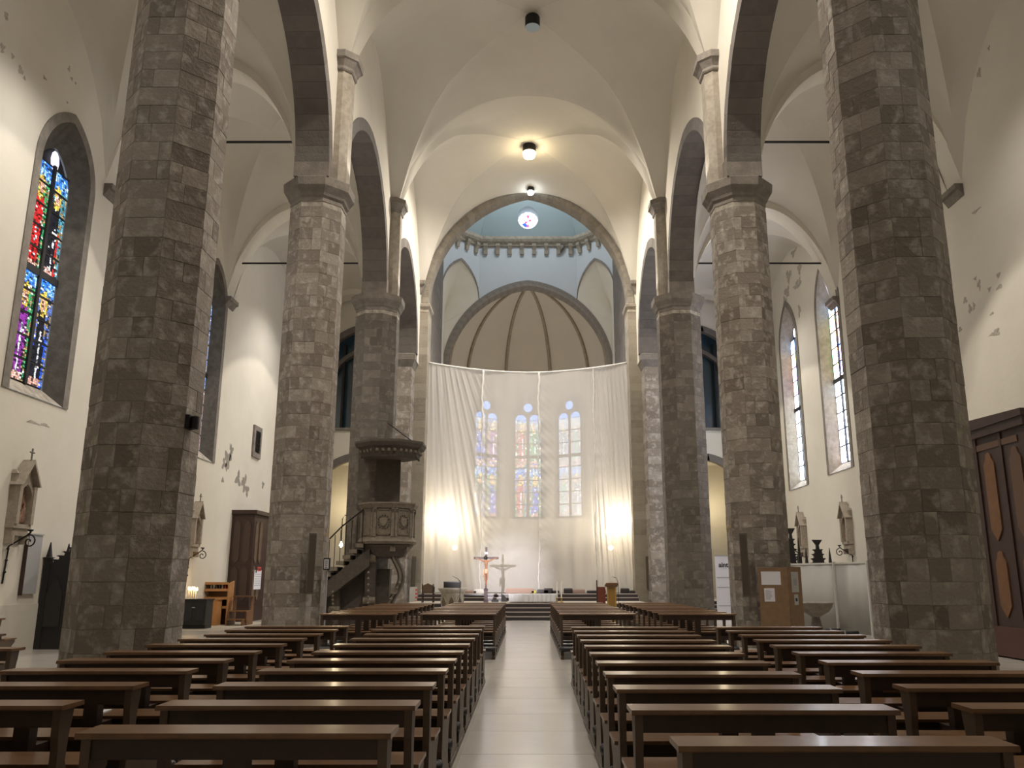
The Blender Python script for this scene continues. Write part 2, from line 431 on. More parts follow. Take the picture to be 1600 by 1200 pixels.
def slab_mesh(w, h, t=.06, bev=.004, name='stone'):
    """a dressed block: front face towards +X, bevelled; centred in Y,Z"""
    b = B(); y, z = w / 2 - .002, h / 2 - .002
    y, z = w / 2 - .001, h / 2 - .001
    r0 = [(-.03, -y, -z), (-.03, y, -z), (-.03, y, z), (-.03, -y, z)]
    r1 = [(t - bev, -y, -z), (t - bev, y, -z), (t - bev, y, z), (t - bev, -y, z)]
    yb, zb = y - bev, z - bev
    r2 = [(t, -yb, -zb), (t, yb, -zb), (t, yb, zb), (t, -yb, zb)]
    b.loft([r0, r1, r2]); me = b.mesh(name); me.materials.append(M['stone']); return me
FW = 2 * PR * math.tan(PI / 8)
CH = .31
pat = [(.5, .5), (.32, .68), (.68, .32), (1,), (.42, .58), (.6, .4), (1,)]
blk = {}
def block(w_):
    w_ = round(w_, 4)
    if w_ not in blk:
        blk[w_] = slab_mesh(abs(w_), CH)
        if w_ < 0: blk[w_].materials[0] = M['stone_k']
    return blk[w_]
def octa(r, ph=PI / 8): return [(r / math.cos(PI / 8) * math.cos(ph + k * PI / 4), r / math.cos(PI / 8) * math.sin(ph + k * PI / 4)) for k in range(8)]
def ring8(x, y, r, z): return [(x + p[0], y + p[1], z) for p in octa(r)]
def oct_stack(b, x, y, prof): return b.loft([ring8(x, y, r, z) for r, z in prof])
def pier(x, y, s, label, zvis, PR, dark=False):
    FW = 2 * PR * math.tan(PI / 8)
    p = E('pier', label, 'pillar', (x, y, 0))
    oct_stack(B(), x, y, [(PR - .004, 0), (PR - .004, 11.4)]).obj('core', M['mortar'], p)
    faces = [6, 7, 0, 5] if s < 0 else [6, 5, 4, 7]      # multiples of 45 deg: 6 = towards the camera
    rest = [f for f in range(8) if f not in faces]
    rb = B()
    nz = int(11.35 / CH)
    for c in range(nz):
        z = (c + .5) * CH
        for f in range(8):
            ang = f * PI / 4; fr = random.choice(pat); q = -.5
            for w in fr:
                off = (q + w / 2) * FW; q += w
                rr = PR - .055 + random.uniform(-.003, .004)
                lx = rr * math.cos(ang) - off * math.sin(ang); ly = rr * math.sin(ang) + off * math.cos(ang)
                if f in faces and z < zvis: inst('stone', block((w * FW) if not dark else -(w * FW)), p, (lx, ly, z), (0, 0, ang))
                else:
                    mt = Matrix.Translation((x + lx, y + ly, z)) @ Matrix.Rotation(ang, 4, 'Z')
                    hw = FW * w / 2 - .006
                    rb.box(0, .055, -hw, hw, -CH / 2 + .006, CH / 2 - .006, mt)
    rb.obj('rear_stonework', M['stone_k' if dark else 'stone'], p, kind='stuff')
    oct_stack(B(), x, y, [(PR + .01, 11.30), (PR + .01, 11.40), (PR + .06, 11.46), (PR + .08, 11.52), (max(PR + .17, .87), 11.70), (max(PR + .18, .89), 11.92), (.87, ZC), (.3, ZC)]).obj('capital', M['trim'], p)
    # springer block above the capital carrying the arcade wall, pilaster on the nave side
    sp = B()
    sp.box(min(s * 5.26, s * 6.19), max(s * 5.26, s * 6.19), y - PA - .02, y + PA + .02, ZC - .02, ZC + .55)
    sp.obj('springer', M['trim'], p)
    b = B()
    pl = [(s * 5.32, y - .40), (s * 5.14, y - .40), (s * 4.95, y - .22), (s * 4.95, y + .22), (s * 5.14, y + .40), (s * 5.32, y + .40)]
    if s > 0: pl = pl[::-1]
    b.prism(pl, ZC - .01, 15.45); b.obj('pilaster', M['trim_l'] if y > 20 else M['trim'], p)
    # joint lines of the pilaster blocks
    cb = B()
    def cr(k_, z):
        cx = s * 5.32
        q = [(s * 5.32, y - .44 - k_), (s * (5.14 - k_ * .4), y - .44 - k_), (s * (4.93 - k_), y - .26 - k_ * .4), (s * (4.93 - k_), y + .26 + k_ * .4), (s * (5.14 - k_ * .4), y + .44 + k_), (s * 5.32, y + .44 + k_)]
        return [(a, c_, z) for a, c_ in (q if s < 0 else q[::-1])]
    cb.loft([cr(0, 15.38), cr(.03, 15.42), cr(.03, 15.5), cr(.14, 15.68), cr(.18, 15.7), cr(.18, 15.9), cr(.1, 15.93)])
    cb.obj('corbel_capital', M['trim'], p)
    return p
PN = {(-1, 1): 'huge octagonal stone pier filling the left foreground', (1, 1): 'huge octagonal stone pier filling the right foreground',
      (-1, 2): 'octagonal stone pier on the left, second from the camera, with a small sign box', (1, 2): 'octagonal stone pier on the right with a brown notice board at its foot',
      (-1, 3): 'dark octagonal stone pier on the left behind the pulpit', (1, 3): 'dark octagonal stone pier on the right, third from the camera'}
P = {}
for (s, k), lab in PN.items():
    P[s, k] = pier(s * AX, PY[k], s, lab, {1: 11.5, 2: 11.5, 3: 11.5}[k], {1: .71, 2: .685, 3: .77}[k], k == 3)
for s in (-1, 1):      # the pier pair beside the photographer, out of view
    b = oct_stack(B(), s * AX, PY[0], [(PR, 0), (PR, 11.4), (PR + .16, 11.7), (PR + .16, ZC)])
    b.obj('pier', M['stone_d'], label=f'octagonal pier beside the photographer on the {side[s]}, outside the photo', category='pillar')

# ------------------------------------------------------------------ chancel piers and chancel arch
def stone_face(par, org, du, wlen, z0, z1, nrm, n=1, hgt=CH, mt=None, name='stone'):
    """courses of blocks on a vertical face: org corner, du unit dir along the face, nrm outward angle"""
    nz = max(1, round((z1 - z0) / hgt)); hh = (z1 - z0) / nz
    for c in range(nz):
        fr = [1 / n] * n
        if n > 1 and c % 2: fr = [.5 / n] + [1 / n] * (n - 1) + [.5 / n]
        q = 0
        for w in fr:
            key = ('sf', round(wlen * w, 3), round(hh, 3), id(mt))
            if key not in blk:
                me = slab_mesh(wlen * w, hh); blk[key] = me
                if mt: me.materials[0] = mt
            u = (q + w / 2) * wlen; q += w
            inst(name, blk[key], par, (org[0] + du[0] * u - par.location.x - math.cos(nrm) * .045, org[1] + du[1] * u - par.location.y - math.sin(nrm) * .045, z0 + (c + .5) * hh - par.location.z), (0, 0, nrm))
M['stone_l'] = mat('pale_pier_stone', rough=.88, nscale=3.2, namt=.6, col2=(.34, .30, .24), bump=.5, bscale=22, rnd=[(.25, .22, .17), (.32, .285, .22), (.22, .19, .15), (.36, .32, .26)])
CHW, CHH, CHZ = 4.92, 5.95, 14.78
for s in (-1, 1):
    lab = f'compound stone pier carrying the {side[s]} end of the chancel arch, beside the white curtain'
    p = E('chancel_pier', lab, 'pillar', (s * 5.6, 39.2, 0))
    b = B(); b.box(min(s * 4.93, s * 5.5), max(s * 4.93, s * 5.5), 39.05, 40.3, 0, 14.35); b.box(min(s * 5.5, s * 6.2), max(s * 5.5, s * 6.2), 38.05, 40.3, 0, 11.6)
    b.obj('core', M['mortar'], p)
    stone_face(p, (s * 5.5 if s < 0 else 4.9, 39.0), (1, 0), .6, .3, 14.3, -PI / 2, 1, .36, M['stone_l'])
    stone_face(p, (s * 4.9, 39.0), (0, 1), 1.25, .3, 14.3, 0 if s < 0 else PI, 2, .42, M['stone_l'])
    stone_face(p, (-6.2 if s < 0 else 5.5, 38.0), (1, 0), .7, .3, 11.3, -PI / 2, 1, .36)
    stone_face(p, (s * 5.48, 38.0), (0, 1), 1.0, .3, 11.3, 0 if s < 0 else PI, 1, .36)
    b = B()
    def rr(x0, x1, y0, y1, z): return [(x0, y0, z), (x1, y0, z), (x1, y1, z), (x0, y1, z)]
    def rs(k_, z): a_, c_ = s * (4.9 - k_), s * 5.5; return rr(min(a_, c_), max(a_, c_), 39.0 - k_, 40.3, z)
    b.loft([rs(0, 14.28), rs(.03, 14.3), rs(.03, 14.36), rs(.0, 14.4), rs(.0, 14.46), rs(.1, 14.58), rs(.12, 14.7), rs(.05, 14.75)]).obj('capital', M['trim_l'], p)
    def rt(k_, z): a_, c_ = s * (5.45 - k_), s * 6.2; return rr(min(a_, c_), max(a_, c_), 38.0 - k_, 40.3, z)
    b2 = B().loft([rt(0, 11.3), rt(.04, 11.4), rt(.12, 11.6), rt(.14, 11.62), rt(.14, 11.9), rt(.05, ZC)]); b2.obj('impost', M['trim'], p)
    # angle corbel of the vault
    B().loft([rr(s * 5.3 - .02, s * 5.3 + .02, 38.7, 39.0, 15.2), rr(s * 5.2 - .12, s * 5.2 + .12, 38.6, 39.0, 15.55), rr(s * 5.2 - .16, s * 5.2 + .16, 38.5, 39.0, 15.62), rr(s * 5.2 - .16, s * 5.2 + .16, 38.5, 39.0, 15.8)]).obj('vault_corbel', M['trim'], p)
ca = E('chancel_arch', 'great pointed stone chancel arch between nave and crossing', 'arch', (0, 39.65, CHZ))
arch_ring('voussoir', ca, CHW, CHH, .3, -.64, .3, M['stone_m'], .34)
cw = S('wall_chancel')
sheet(lambda q, z: (q, 39.05, z), -6.2, 6.2, ZC - .2, lambda q: vault_z(min(abs(q), 5.3), 1) + .1 if abs(q) < 5.3 else 15.9,
      [(-CHW - .3, CHW + .3, lambda q: ZC - .2, lambda q: CHZ + arch_z(q, CHW, CHH, .3))], 60, 'nave_face', M['plaster'], cw)
sheet(lambda q, z: (q, 40.28, z), -6.2, 6.2, ZC - .2, 26, [(-CHW - .3, CHW + .3, lambda q: ZC - .2, lambda q: CHZ + arch_z(q, CHW, CHH, .3))], 60, 'crossing_face', M['plaster_b'], cw)

# ------------------------------------------------------------------ crossing: side piers, drum, cornice, dome
YF, ZD = 50.0, 22.3
OCT = [(-3.1, 50), (-5.25, 47.85), (-5.25, 42.4), (-3.1, 40.3), (3.1, 40.3), (5.25, 42.4), (5.25, 47.85), (3.1, 50)]
wc = S('wall_crossing')
APW, APH, APZ = 4.98, 5.55, 14.1
for xa, xb, mm in ((-5.3, -3.1, 'plaster_w'), (-3.1, 3.1, 'plaster_b'), (3.1, 5.3, 'plaster_w')):
    zlow = lambda q: APZ + arch_z(q, APW, APH, .36) if abs(q) < APW + .36 else APZ
    sheet(lambda q, z: (q, YF, z), xa, xb, zlow, ZD + .3, (), 40, 'apse_side', M[mm], wc)
for s in (-1, 1):
    B().box(min(s * 5.0, s * 6.5), max(s * 5.0, s * 6.5), 40.31, 46.3, 0, 20.5).obj('transept_pier', M['stone_d'], wc)
    stone_face(wc, (s * 5.0, 40.35), (0, 1), 5.9, 11.5, 20.3, 0 if s < 0 else PI, 5, .42, M['stone_d'])
    B().box(min(s * 5.25, s * 6.5), max(s * 5.25, s * 6.5), 40.35, 50, 0, 20.9).obj('side_face', M['plaster_w'], wc)
    B().box(min(s * 5.25, s * 6.5), max(s * 5.25, s * 6.5), 40.35, 50, 20.9, ZD + .3).obj('side_face', M['plaster_b'], wc)
    # diagonal drum wall above the squinch arch
    ax_, ay_ = s * 3.1, 50.0; bx_, by_ = s * 5.25, 47.85
    def mp(q, z, ax_=ax_, ay_=ay_, bx_=bx_, by_=by_): return (ax_ + (bx_ - ax_) * q, ay_ + (by_ - ay_) * q, z)
    LQ = math.hypot(bx_ - ax_, by_ - ay_)
    SQ = lambda q: 18.55 + arch_z((q - .5) * LQ, LQ / 2, 2.35)
    sheet(mp, 0, 1, SQ, ZD + .3, (), 40, 'squinch_wall', M['plaster_b'], wc)
    b = B(); rings = []
    nx, ny = (-s * .7071, -.7071)
    for i in range(31):
        q = i / 30; z = SQ(q); x, y, _ = mp(q, z)
        rings.append([(x + nx * d, y + ny * d, z + dz) for d, dz in ((.05, 0), (.05, .2), (-.1, .2), (-.1, 0))])
    b.loft(rings).obj('squinch_arch', M['trim'], wc)
    # squinch infill: a cone shell running back to the corner
    b = B()
    for i in range(25):
        q = i / 24; z = SQ(q); x, y, _ = mp(q, z)
        b.v.append((x, y, z)); b.v.append((s * 5.27, 49.98, 17.2 + (z - 18.55) * .4)); b.v.append((x if q > .5 else x, y, 14))
    for i in range(24):
        b.f.append((3 * i, 3 * i + 3, 3 * i + 4, 3 * i + 1))
    b.obj('squinch_vault', M['plaster_w'], wc, smooth=True)
    # near diagonals
for s in (-1, 1):
    def mp2(q, z, s=s): return (s * (3.1 + 2.15 * q), 40.3 + 2.1 * q, z)
    sheet(mp2, 0, 1, 20, ZD + .3, (), 4, 'near_diagonal', M['plaster_b'], wc)
ap = E('apse_arch', 'broad pointed stone arch framing the ribbed apse vault', 'arch', (0, 50.0, APZ))
arch_ring('voussoir', ap, APW, APH, .36, -.06, .9, M['trim'], .45)
for s in (-1, 1):
    B().box(min(s * 4.98, s * 5.6), max(s * 4.98, s * 5.6), 49.94, 50.9, 0, APZ).obj('jamb', M['trim'], ap)
dm = E('cornice', 'stone cornice ring on square corbels below the octagonal dome', 'cornice', (0, 45, ZD))
def inset(pts, d):
    c = (0, 45.15); out = []
    for x, y in pts:
        vx, vy = c[0] - x, c[1] - y; l = math.hypot(vx, vy); out.append((x + vx / l * d, y + vy / l * d))
    return out
b = B(); o_ = B(); rings = [[(x, y, z) for x, y in inset(OCT, d)] for d, z in ((-.1, 22.25), (.12, 22.3), (.16, 22.4), (.3, 22.55), (.38, 22.7), (.38, 22.9), (-.1, 22.95))]
b.loft(rings, cap=False).obj('moulding', M['trim_l'], dm)
for (x0, y0), (x1, y1) in zip(OCT, OCT[1:] + OCT[:1]):
    if y0 < 42.5 and y1 < 42.5: continue
    n = 8 if abs(y0 - y1) < .1 else (4 if math.hypot(x1 - x0, y1 - y0) < 4 else 7)
    ang = math.atan2(y1 - y0, x1 - x0) + PI / 2
    if math.cos(ang) * -(x0 + x1) + math.sin(ang) * (90 - y0 - y1) < 0: ang += PI
    for i in range(n):
        q = (i + .5) / n; x = x0 + (x1 - x0) * q; y = y0 + (y1 - y0) * q
        bb = B().prism([(-.05, -.55), (.14, -.55), (.2, -.3), (.34, -.05), (.34, .1), (-.05, .1)], -.12, .12, 'y')
        me = bb.mesh('corbel'); me.materials.append(M['trim_l'])
        inst('corbel', me, dm, (x, y - 45, 0), (0, 0, ang))
d_ = S('ceiling_dome')
def facet_dome():
    prof = [(0, 22.9), (.16, 24.9), (.36, 26.7), (.6, 28.0), (1, 28.8)]
    for i in range(8):
        if i == 7: continue
        b = B()
        p0, p1 = OCT[i], OCT[(i + 1) % 8]
        for t, z in prof:
            b.v.append((p0[0] * (1 - t), p0[1] * (1 - t) + 45.15 * t, z)); b.v.append((p1[0] * (1 - t), p1[1] * (1 - t) + 45.15 * t, z))
        b.f = [(2 * k_, 2 * k_ + 1, 2 * k_ + 3, 2 * k_ + 2) for k_ in range(4)]
        b.obj('facet', M['teal'], d_)
    # far facet with a round opening
    cx, cz, R = 0.0, 24.1, .66
    def P3(x, z): t = (z - 22.9) / 12.5; return (x, 50 - 4.85 * t, z)
    b = B(); n = 32
    for i in range(n):
        a = 2 * PI * i / n; ca_, sa_ = math.cos(a), math.sin(a)
        b.v.append(P3(cx + R * ca_, cz + R * sa_))
        # outer boundary point on the trapezoid
        k_ = 10
        zt, zb = 26.2, 22.9
        if sa_ > 1e-6: k_ = min(k_, (zt - cz) / sa_)
        if sa_ < -1e-6: k_ = min(k_, (zb - cz) / sa_)
        while abs(ca_ * k_) > 3.1 * (1 - (cz + sa_ * k_ - 22.9) / 12.5) + 1e-6 and k_ > R: k_ -= .01
        b.v.append(P3(cx + k_ * ca_, cz + k_ * sa_))
        b.v.append((cx + R * ca_, 50.25, cz + R * sa_ + .05))
    for i in range(n):
        j = (i + 1) % n
        b.f.append((3 * i, 3 * i + 1, 3 * j + 1, 3 * j)); b.f.append((3 * i + 2, 3 * i, 3 * j, 3 * j + 2))
    b.obj('facet', M['teal'], d_)
    b = B(); h0, h1 = P3(0, 26.15), (0, 45.15, 28.9); x2 = 3.1 * (1 - 3.3 / 12.5)
    b.add([(-x2, h0[1], 26.15), (x2, h0[1], 26.15), (x2 * .6, 46.9, 28.0), (-x2 * .6, 46.9, 28.0), (0, 45.15, 28.9)], [(0, 1, 2, 3), (3, 2, 4)]); b.obj('facet', M['teal'], d_)
    for s in (-1, 1):      # corners left by the circular mesh
        b = B(); b.add([(s * 3.1, 50.02, 22.85), (s * 2.2, 50.03, 22.85), (s * 2.3, 49.1, 25.2), (s * x2, 48.75, 26.2)], [(0, 1, 2, 3)]); b.obj('facet', M['teal'], d_)
facet_dome()

# ------------------------------------------------------------------ stained glass
def glass_obj(name, parent, mp, cells, m):
    """cells: list of (poly2d, colour); mp maps 2-D to 3-D world"""
    off = Vector((0, 0, 0)); p = parent
    while p: off += p.location; p = p.parent
    v = []; f = []; col = []
    for poly, c in cells:
        k_ = len(v)
        for q in poly: w = mp(*q); v.append((w[0] - off.x, w[1] - off.y, w[2] - off.z))
        f.append(tuple(range(k_, k_ + len(poly)))); col.append(c)
    me = bpy.data.meshes.new(name); me.from_pydata(v, [], f); me.materials.append(m)
    a = me.color_attributes.new('Col', 'FLOAT_COLOR', 'CORNER'); i = 0
    for k_, poly in enumerate(f):
        for _ in poly: a.data[i].color = (*col[k_], 1); i += 1
    o = bpy.data.objects.new(name, me); C.objects.link(o); o.parent = parent; return o
ROBES = [(.01, .01, .015), (.65, .02, .02), (.02, .10, .75), (.03, .35, .10), (.25, .03, .30), (.55, .25, .03)]
def figcol(u, v, seed, white):
    """u,v in 0..1 of one scene: standing robed figure on a coloured ground"""
    R = random.Random(seed); rob = ROBES[0] if seed in (13, 18) else ROBES[R.randrange(6)]; rob2 = ROBES[R.randrange(6)]; cx = .5 + R.uniform(-.12, .12); hv = .74
    d = math.hypot((u - cx) * 1.0, (v - hv) * 1.9)
    n = random.random()
    if d < .13: c = (.75, .38, .26)
    elif d < .22: c = (.85, .60, .08)
    elif abs(u - cx) < .20 + .12 * (1 - v) and v < .68:
        c = rob
        if abs(u - cx - .05) < .05 and v < .5: c = (.75, .78, .85)
        if v < .07: c = (.75, .40, .32)
    elif abs(u - cx) < .42 and v < .45 and n < .7: c = rob2
    elif v > .82: c = (.04, .22, .85) if n < .6 else (.35, .65, .95)
    else: c = R.choice([(.05, .32, .12), (.10, .16, .5), (.30, .08, .05), (.08, .30, .40)]) if n < .7 else (.35, .25, .12)
    k_ = .55 + .9 * random.random()
    if random.random() < .045: c = (.9, .9, .85)
    elif random.random() < .2: c = tuple(x * .15 for x in c)
    c = tuple(min(1.4, x * k_ + .01) for x in c)
    return tuple(x * (1 - white) + white * w for x, w in zip(c, (.78, .9, 1.0)))
def lancet(name_i, s, xw, yc, hw, zb, zs, hh, label_side, gm, recess=.34, gw=.76, white=0, tiers=((0, .5), (.5, 1))):
    """window in an aisle wall. s: -1 left, 1 right"""
    wn = S('window_%d' % name_i)
    inner = lambda q: zs + arch_z(q - yc, hw, hh)
    # stone surround band on the wall face
    b = B(); n = 14; e = arch_e(hw, hh); r = hw + e; am = math.acos(e / r)
    def outline(t, sill=0):
        pts = [(yc - hw - t, zb - sill)]
        e2 = arch_e(hw, hh); r2 = hw + e2 + t; am2 = math.acos(e2 / r2)
        for i in range(n + 1): a = am2 * i / n; pts.append((yc - (math.cos(a) * r2 - e2), zs + math.sin(a) * r2))
        for i in range(n - 1, -1, -1): a = am2 * i / n; pts.append((yc + (math.cos(a) * r2 - e2), zs + math.sin(a) * r2))
        pts.append((yc + hw + t, zb - sill)); return pts
    A, Bo = outline(0), outline(.24)
    gwid = gw; gh = hh * gw / hw
    G = []
    for (py_, pz_) in A:
        G.append((yc + (py_ - yc) * gw / hw, zs - .25 + (pz_ - zs) * (gh / hh) if pz_ > zs else max(pz_, zb + .35)))
    X0 = xw; Xf = xw - s * .03; Xg = xw + s * recess
    def strip(P1, x1, P2, x2, nm, m):
        b = B(); k_ = len(P1)
        b.v = [(x1, *p) for p in P1] + [(x2, *p) for p in P2]
        b.f = [(i, i + 1, k_ + i + 1, k_ + i) for i in range(k_ - 1)]
        return b.obj(nm, m, wn)
    strip(Bo, X0, Bo, Xf, 'surround_edge', M['trim']); strip(Bo, Xf, A, Xf, 'surround', M['trim'])
    strip(A, Xf, G, Xg, 'splayed_reveal', M['reveal_dark'] if s < 0 else M['trim_l'])  # shade painted into the left reveals, sunlight into the right ones
    # sloping sill
    b = B(); b.add([(Xf, A[0][0], A[0][1]), (Xf, A[-1][0], A[-1][1]), (Xg, G[-1][0], G[-1][1]), (Xg, G[0][0], G[0][1])], [(0, 1, 2, 3)])
    b.obj('window_sill', M['mortar'], wn)
    # backing (lead and tracery) just behind the glass
    b = B(); b.v = [(Xg + s * .05, *p) for p in G]; b.f = [tuple(range(len(G)))]; b.obj('tracery_back', M['came'], wn)
    z0g = G[0][1]; zsg = zs - .25
    mull = B().box(min(Xg - s * .06, Xg + s * .02), max(Xg - s * .06, Xg + s * .02), yc - .05, yc + .05, z0g, zsg + gh * .55); mull.obj('mullion', M['came'], wn)
    # two lights, ten panes each, cells of coloured glass
    zt = zsg + gh * .5; rows = 10; H = (zt - z0g)
    lw = gw - .05 - .05
    for li, c0 in ((0, yc - gw + .05), (1, yc + .05)):
        for r_ in range(rows):
            a0 = z0g + .04 + H * r_ / rows; a1 = z0g + H * (r_ + 1) / rows - .02
            nx_, nz_ = 9, 10
            jit = {}
            def gp(i, j):
                if (i, j) not in jit:
                    jx = 0 if i in (0, nx_) else random.uniform(-.3, .3) / nx_; jz = 0 if j in (0, nz_) else random.uniform(-.3, .3) / nz_
                    jit[i, j] = ((i / nx_ + jx), (j / nz_ + jz))
                return jit[i, j]
            cells = []
            for i in range(nx_):
                for j in range(nz_):
                    q = [gp(i, j), gp(i + 1, j), gp(i + 1, j + 1), gp(i, j + 1)]
                    cu = sum(p[0] for p in q) / 4; cv = sum(p[1] for p in q) / 4
                    vv = (r_ + cv) / rows; tier = 0 if vv < .5 else 1; tv = (vv - .5 * tier) * 2
                    c = figcol(cu, tv, name_i * 10 + li * 3 + tier * 5, white if not callable(white) else white(vv))
                    poly = []
                    for p in q:
                        uu = cu + (p[0] - cu) * .86; v2 = cv + (p[1] - cv) * .86
                        zz = a0 + (a1 - a0) * v2; yy = c0 + lw * uu
                        # clip by the arch head
                        zmax = zsg + (gh / hh) * (arch_z((yy - yc) * hw / gw, hw, hh)) - .06
                        poly.append((yy, min(zz, zmax)))
                    if max(p[1] for p in poly) - min(p[1] for p in poly) > .004: cells.append((poly, c))
            if cells: glass_obj('pane', wn, lambda yy, zz: (Xg - s * .005, yy, zz), cells, gm)
            B().box(min(Xg - s * .03, Xg), max(Xg - s * .03, Xg), c0, c0 + lw, a1, a1 + .03).obj('saddle_bar', M['came'], wn)
    # transom beam halfway
    B().box(min(Xg - s * .05, Xg), max(Xg - s * .05, Xg), yc - gw, yc + gw, z0g + H * .5 - .1, z0g + H * .5 + .07).obj('transom', M['came'], wn)
    # quatrefoil light at the head
    cells = []
    cz = zsg + gh * .68
    for i in range(10):
        a0, a1 = 2 * PI * i / 10, 2 * PI * (i + 1) / 10
        rr_ = .19
        cells.append(([(yc, cz), (yc + rr_ * math.cos(a0), cz + 1.4 * rr_ * math.sin(a0)), (yc + rr_ * math.cos(a1), cz + 1.4 * rr_ * math.sin(a1))], (.75, .72, .95)))
    glass_obj('pane', wn, lambda yy, zz: (Xg - s * .006, yy, zz), cells, gm)
    return (yc - hw, yc + hw, lambda q: zb, inner)
HL = [lancet(1, -1, WL, 18.85, 1.08, 5.65, 11.2, 1.5, 'left', M['glassL']),
      lancet(2, -1, WL, 28.75, 1.08, 5.65, 11.3, 1.5, 'left', M['glassL'], white=.12),
      ]
HR = [lancet(3, 1, WR, 31.05, 1.1, 5.5, 11.9, 1.95, 'right', M['glassR'], white=lambda v: .6 if v < .5 else .12),
      lancet(4, 1, WR, 36.0, 1.1, 5.4, 11.7, 1.9, 'right', M['glassR'], white=lambda v: .7 if v < .6 else .15)]

# ------------------------------------------------------------------ outer walls, aisle vaults
wl = S('wall_left'); wr = S('wall_right')
def aw_top(yy): return 17.6
sheet(lambda q, z: (WL, q, z), -5, 41, 0, aw_top, HL, 60, 'plaster_face', M['plaster_w'], wl)
sheet(lambda q, z: (WR, q, z), -5, 41, 0, aw_top, HR, 60, 'plaster_face', M['plaster_w'], wr)
wb = sheet(lambda q, z: (q, -5, z), -12, 12, 0, 22, (), 4, 'wall_back', M['plaster'], None, kind='structure')
B().box(WL, WL + .03, 12, 41, 0, 1.02).obj('dado', M['plaster'], wl)
def aisle_z(u, v):
    """groin vault of an aisle bay, u across, v along (both -1..1)"""
    a, c = abs(u), abs(v)
    t = max(a, c); q = min(a, c) / max(t, 1e-4)
    base = ZC + .1 + 4.3 * math.sqrt(max(0, 1 - min(t, 1) ** 2.0))
    top = ZC + .1 + 4.3 - (.5 * t * t)
    return base + (top - base) * max(0, (1 - q ** 2)) ** (.7)
for s, nm in ((-1, 'ceiling_aisle_left'), (1, 'ceiling_aisle_right')):
    ca_ = S(nm); xo = WL if s < 0 else WR; xi = s * 6.15
    for a, b_ in zip([-5.0] + PY[:-1], PY[:-1] + [40.3]):
        ya, yb = (a + .38, b_ - .38)
        yc, hy = (ya + yb) / 2, (yb - ya) / 2; xc, hx = (xo + xi) / 2, abs(xo - xi) / 2
        for w_ in range(4):
            b = B(); R_, Q_ = 16, 14
            for i in range(R_ + 1):
                t = max(i / R_, .001)
                for j in range(Q_ + 1):
                    q = -1 + 2 * j / Q_
                    u, v = [(-t, q * t), (t, q * t), (q * t, -t), (q * t, t)][w_]
                    b.v.append((xc + u * hx, yc + v * hy, aisle_z(u, v)))
            b.f = [(i * (Q_ + 1) + j, i * (Q_ + 1) + j + 1, (i + 1) * (Q_ + 1) + j + 1, (i + 1) * (Q_ + 1) + j) for i in range(R_) for j in range(Q_)]
            b.obj('vault_web', M['plaster'], ca_, smooth=True)
        # transverse arch band at the far end of the bay
        b = B(); rings = []
        for i in range(33):
            u = -math.cos(PI * i / 32); z = aisle_z(max(-.999, min(.999, u)), 1.0) if abs(u) < .999 else ZC + .05
            x = xc + hx * u; dz_ = .28 * (1 - u * u) ** .5
            rings.append([(x, b_ - .42, z - dz_), (x, b_ + .42, z - dz_), (x, b_ + .42, z + .75), (x, b_ - .42, z + .75)])
        b.loft(rings).obj('transverse_arch', M['plaster_w'], ca_, smooth=False)
        # wall corbel
        if a >= 0:
            xw = xo; b = B()
            def cr(k_, z): x0, x1 = sorted((xw, xw - s * k_)); return [(x0, b_ - .42, z), (x1, b_ - .42, z), (x1, b_ + .42, z), (x0, b_ + .42, z)]
            b.loft([cr(.02, 11.6), cr(.14, 11.78), cr(.22, 11.8), cr(.22, 11.95)]).obj('corbel', M['trim'], ca_)

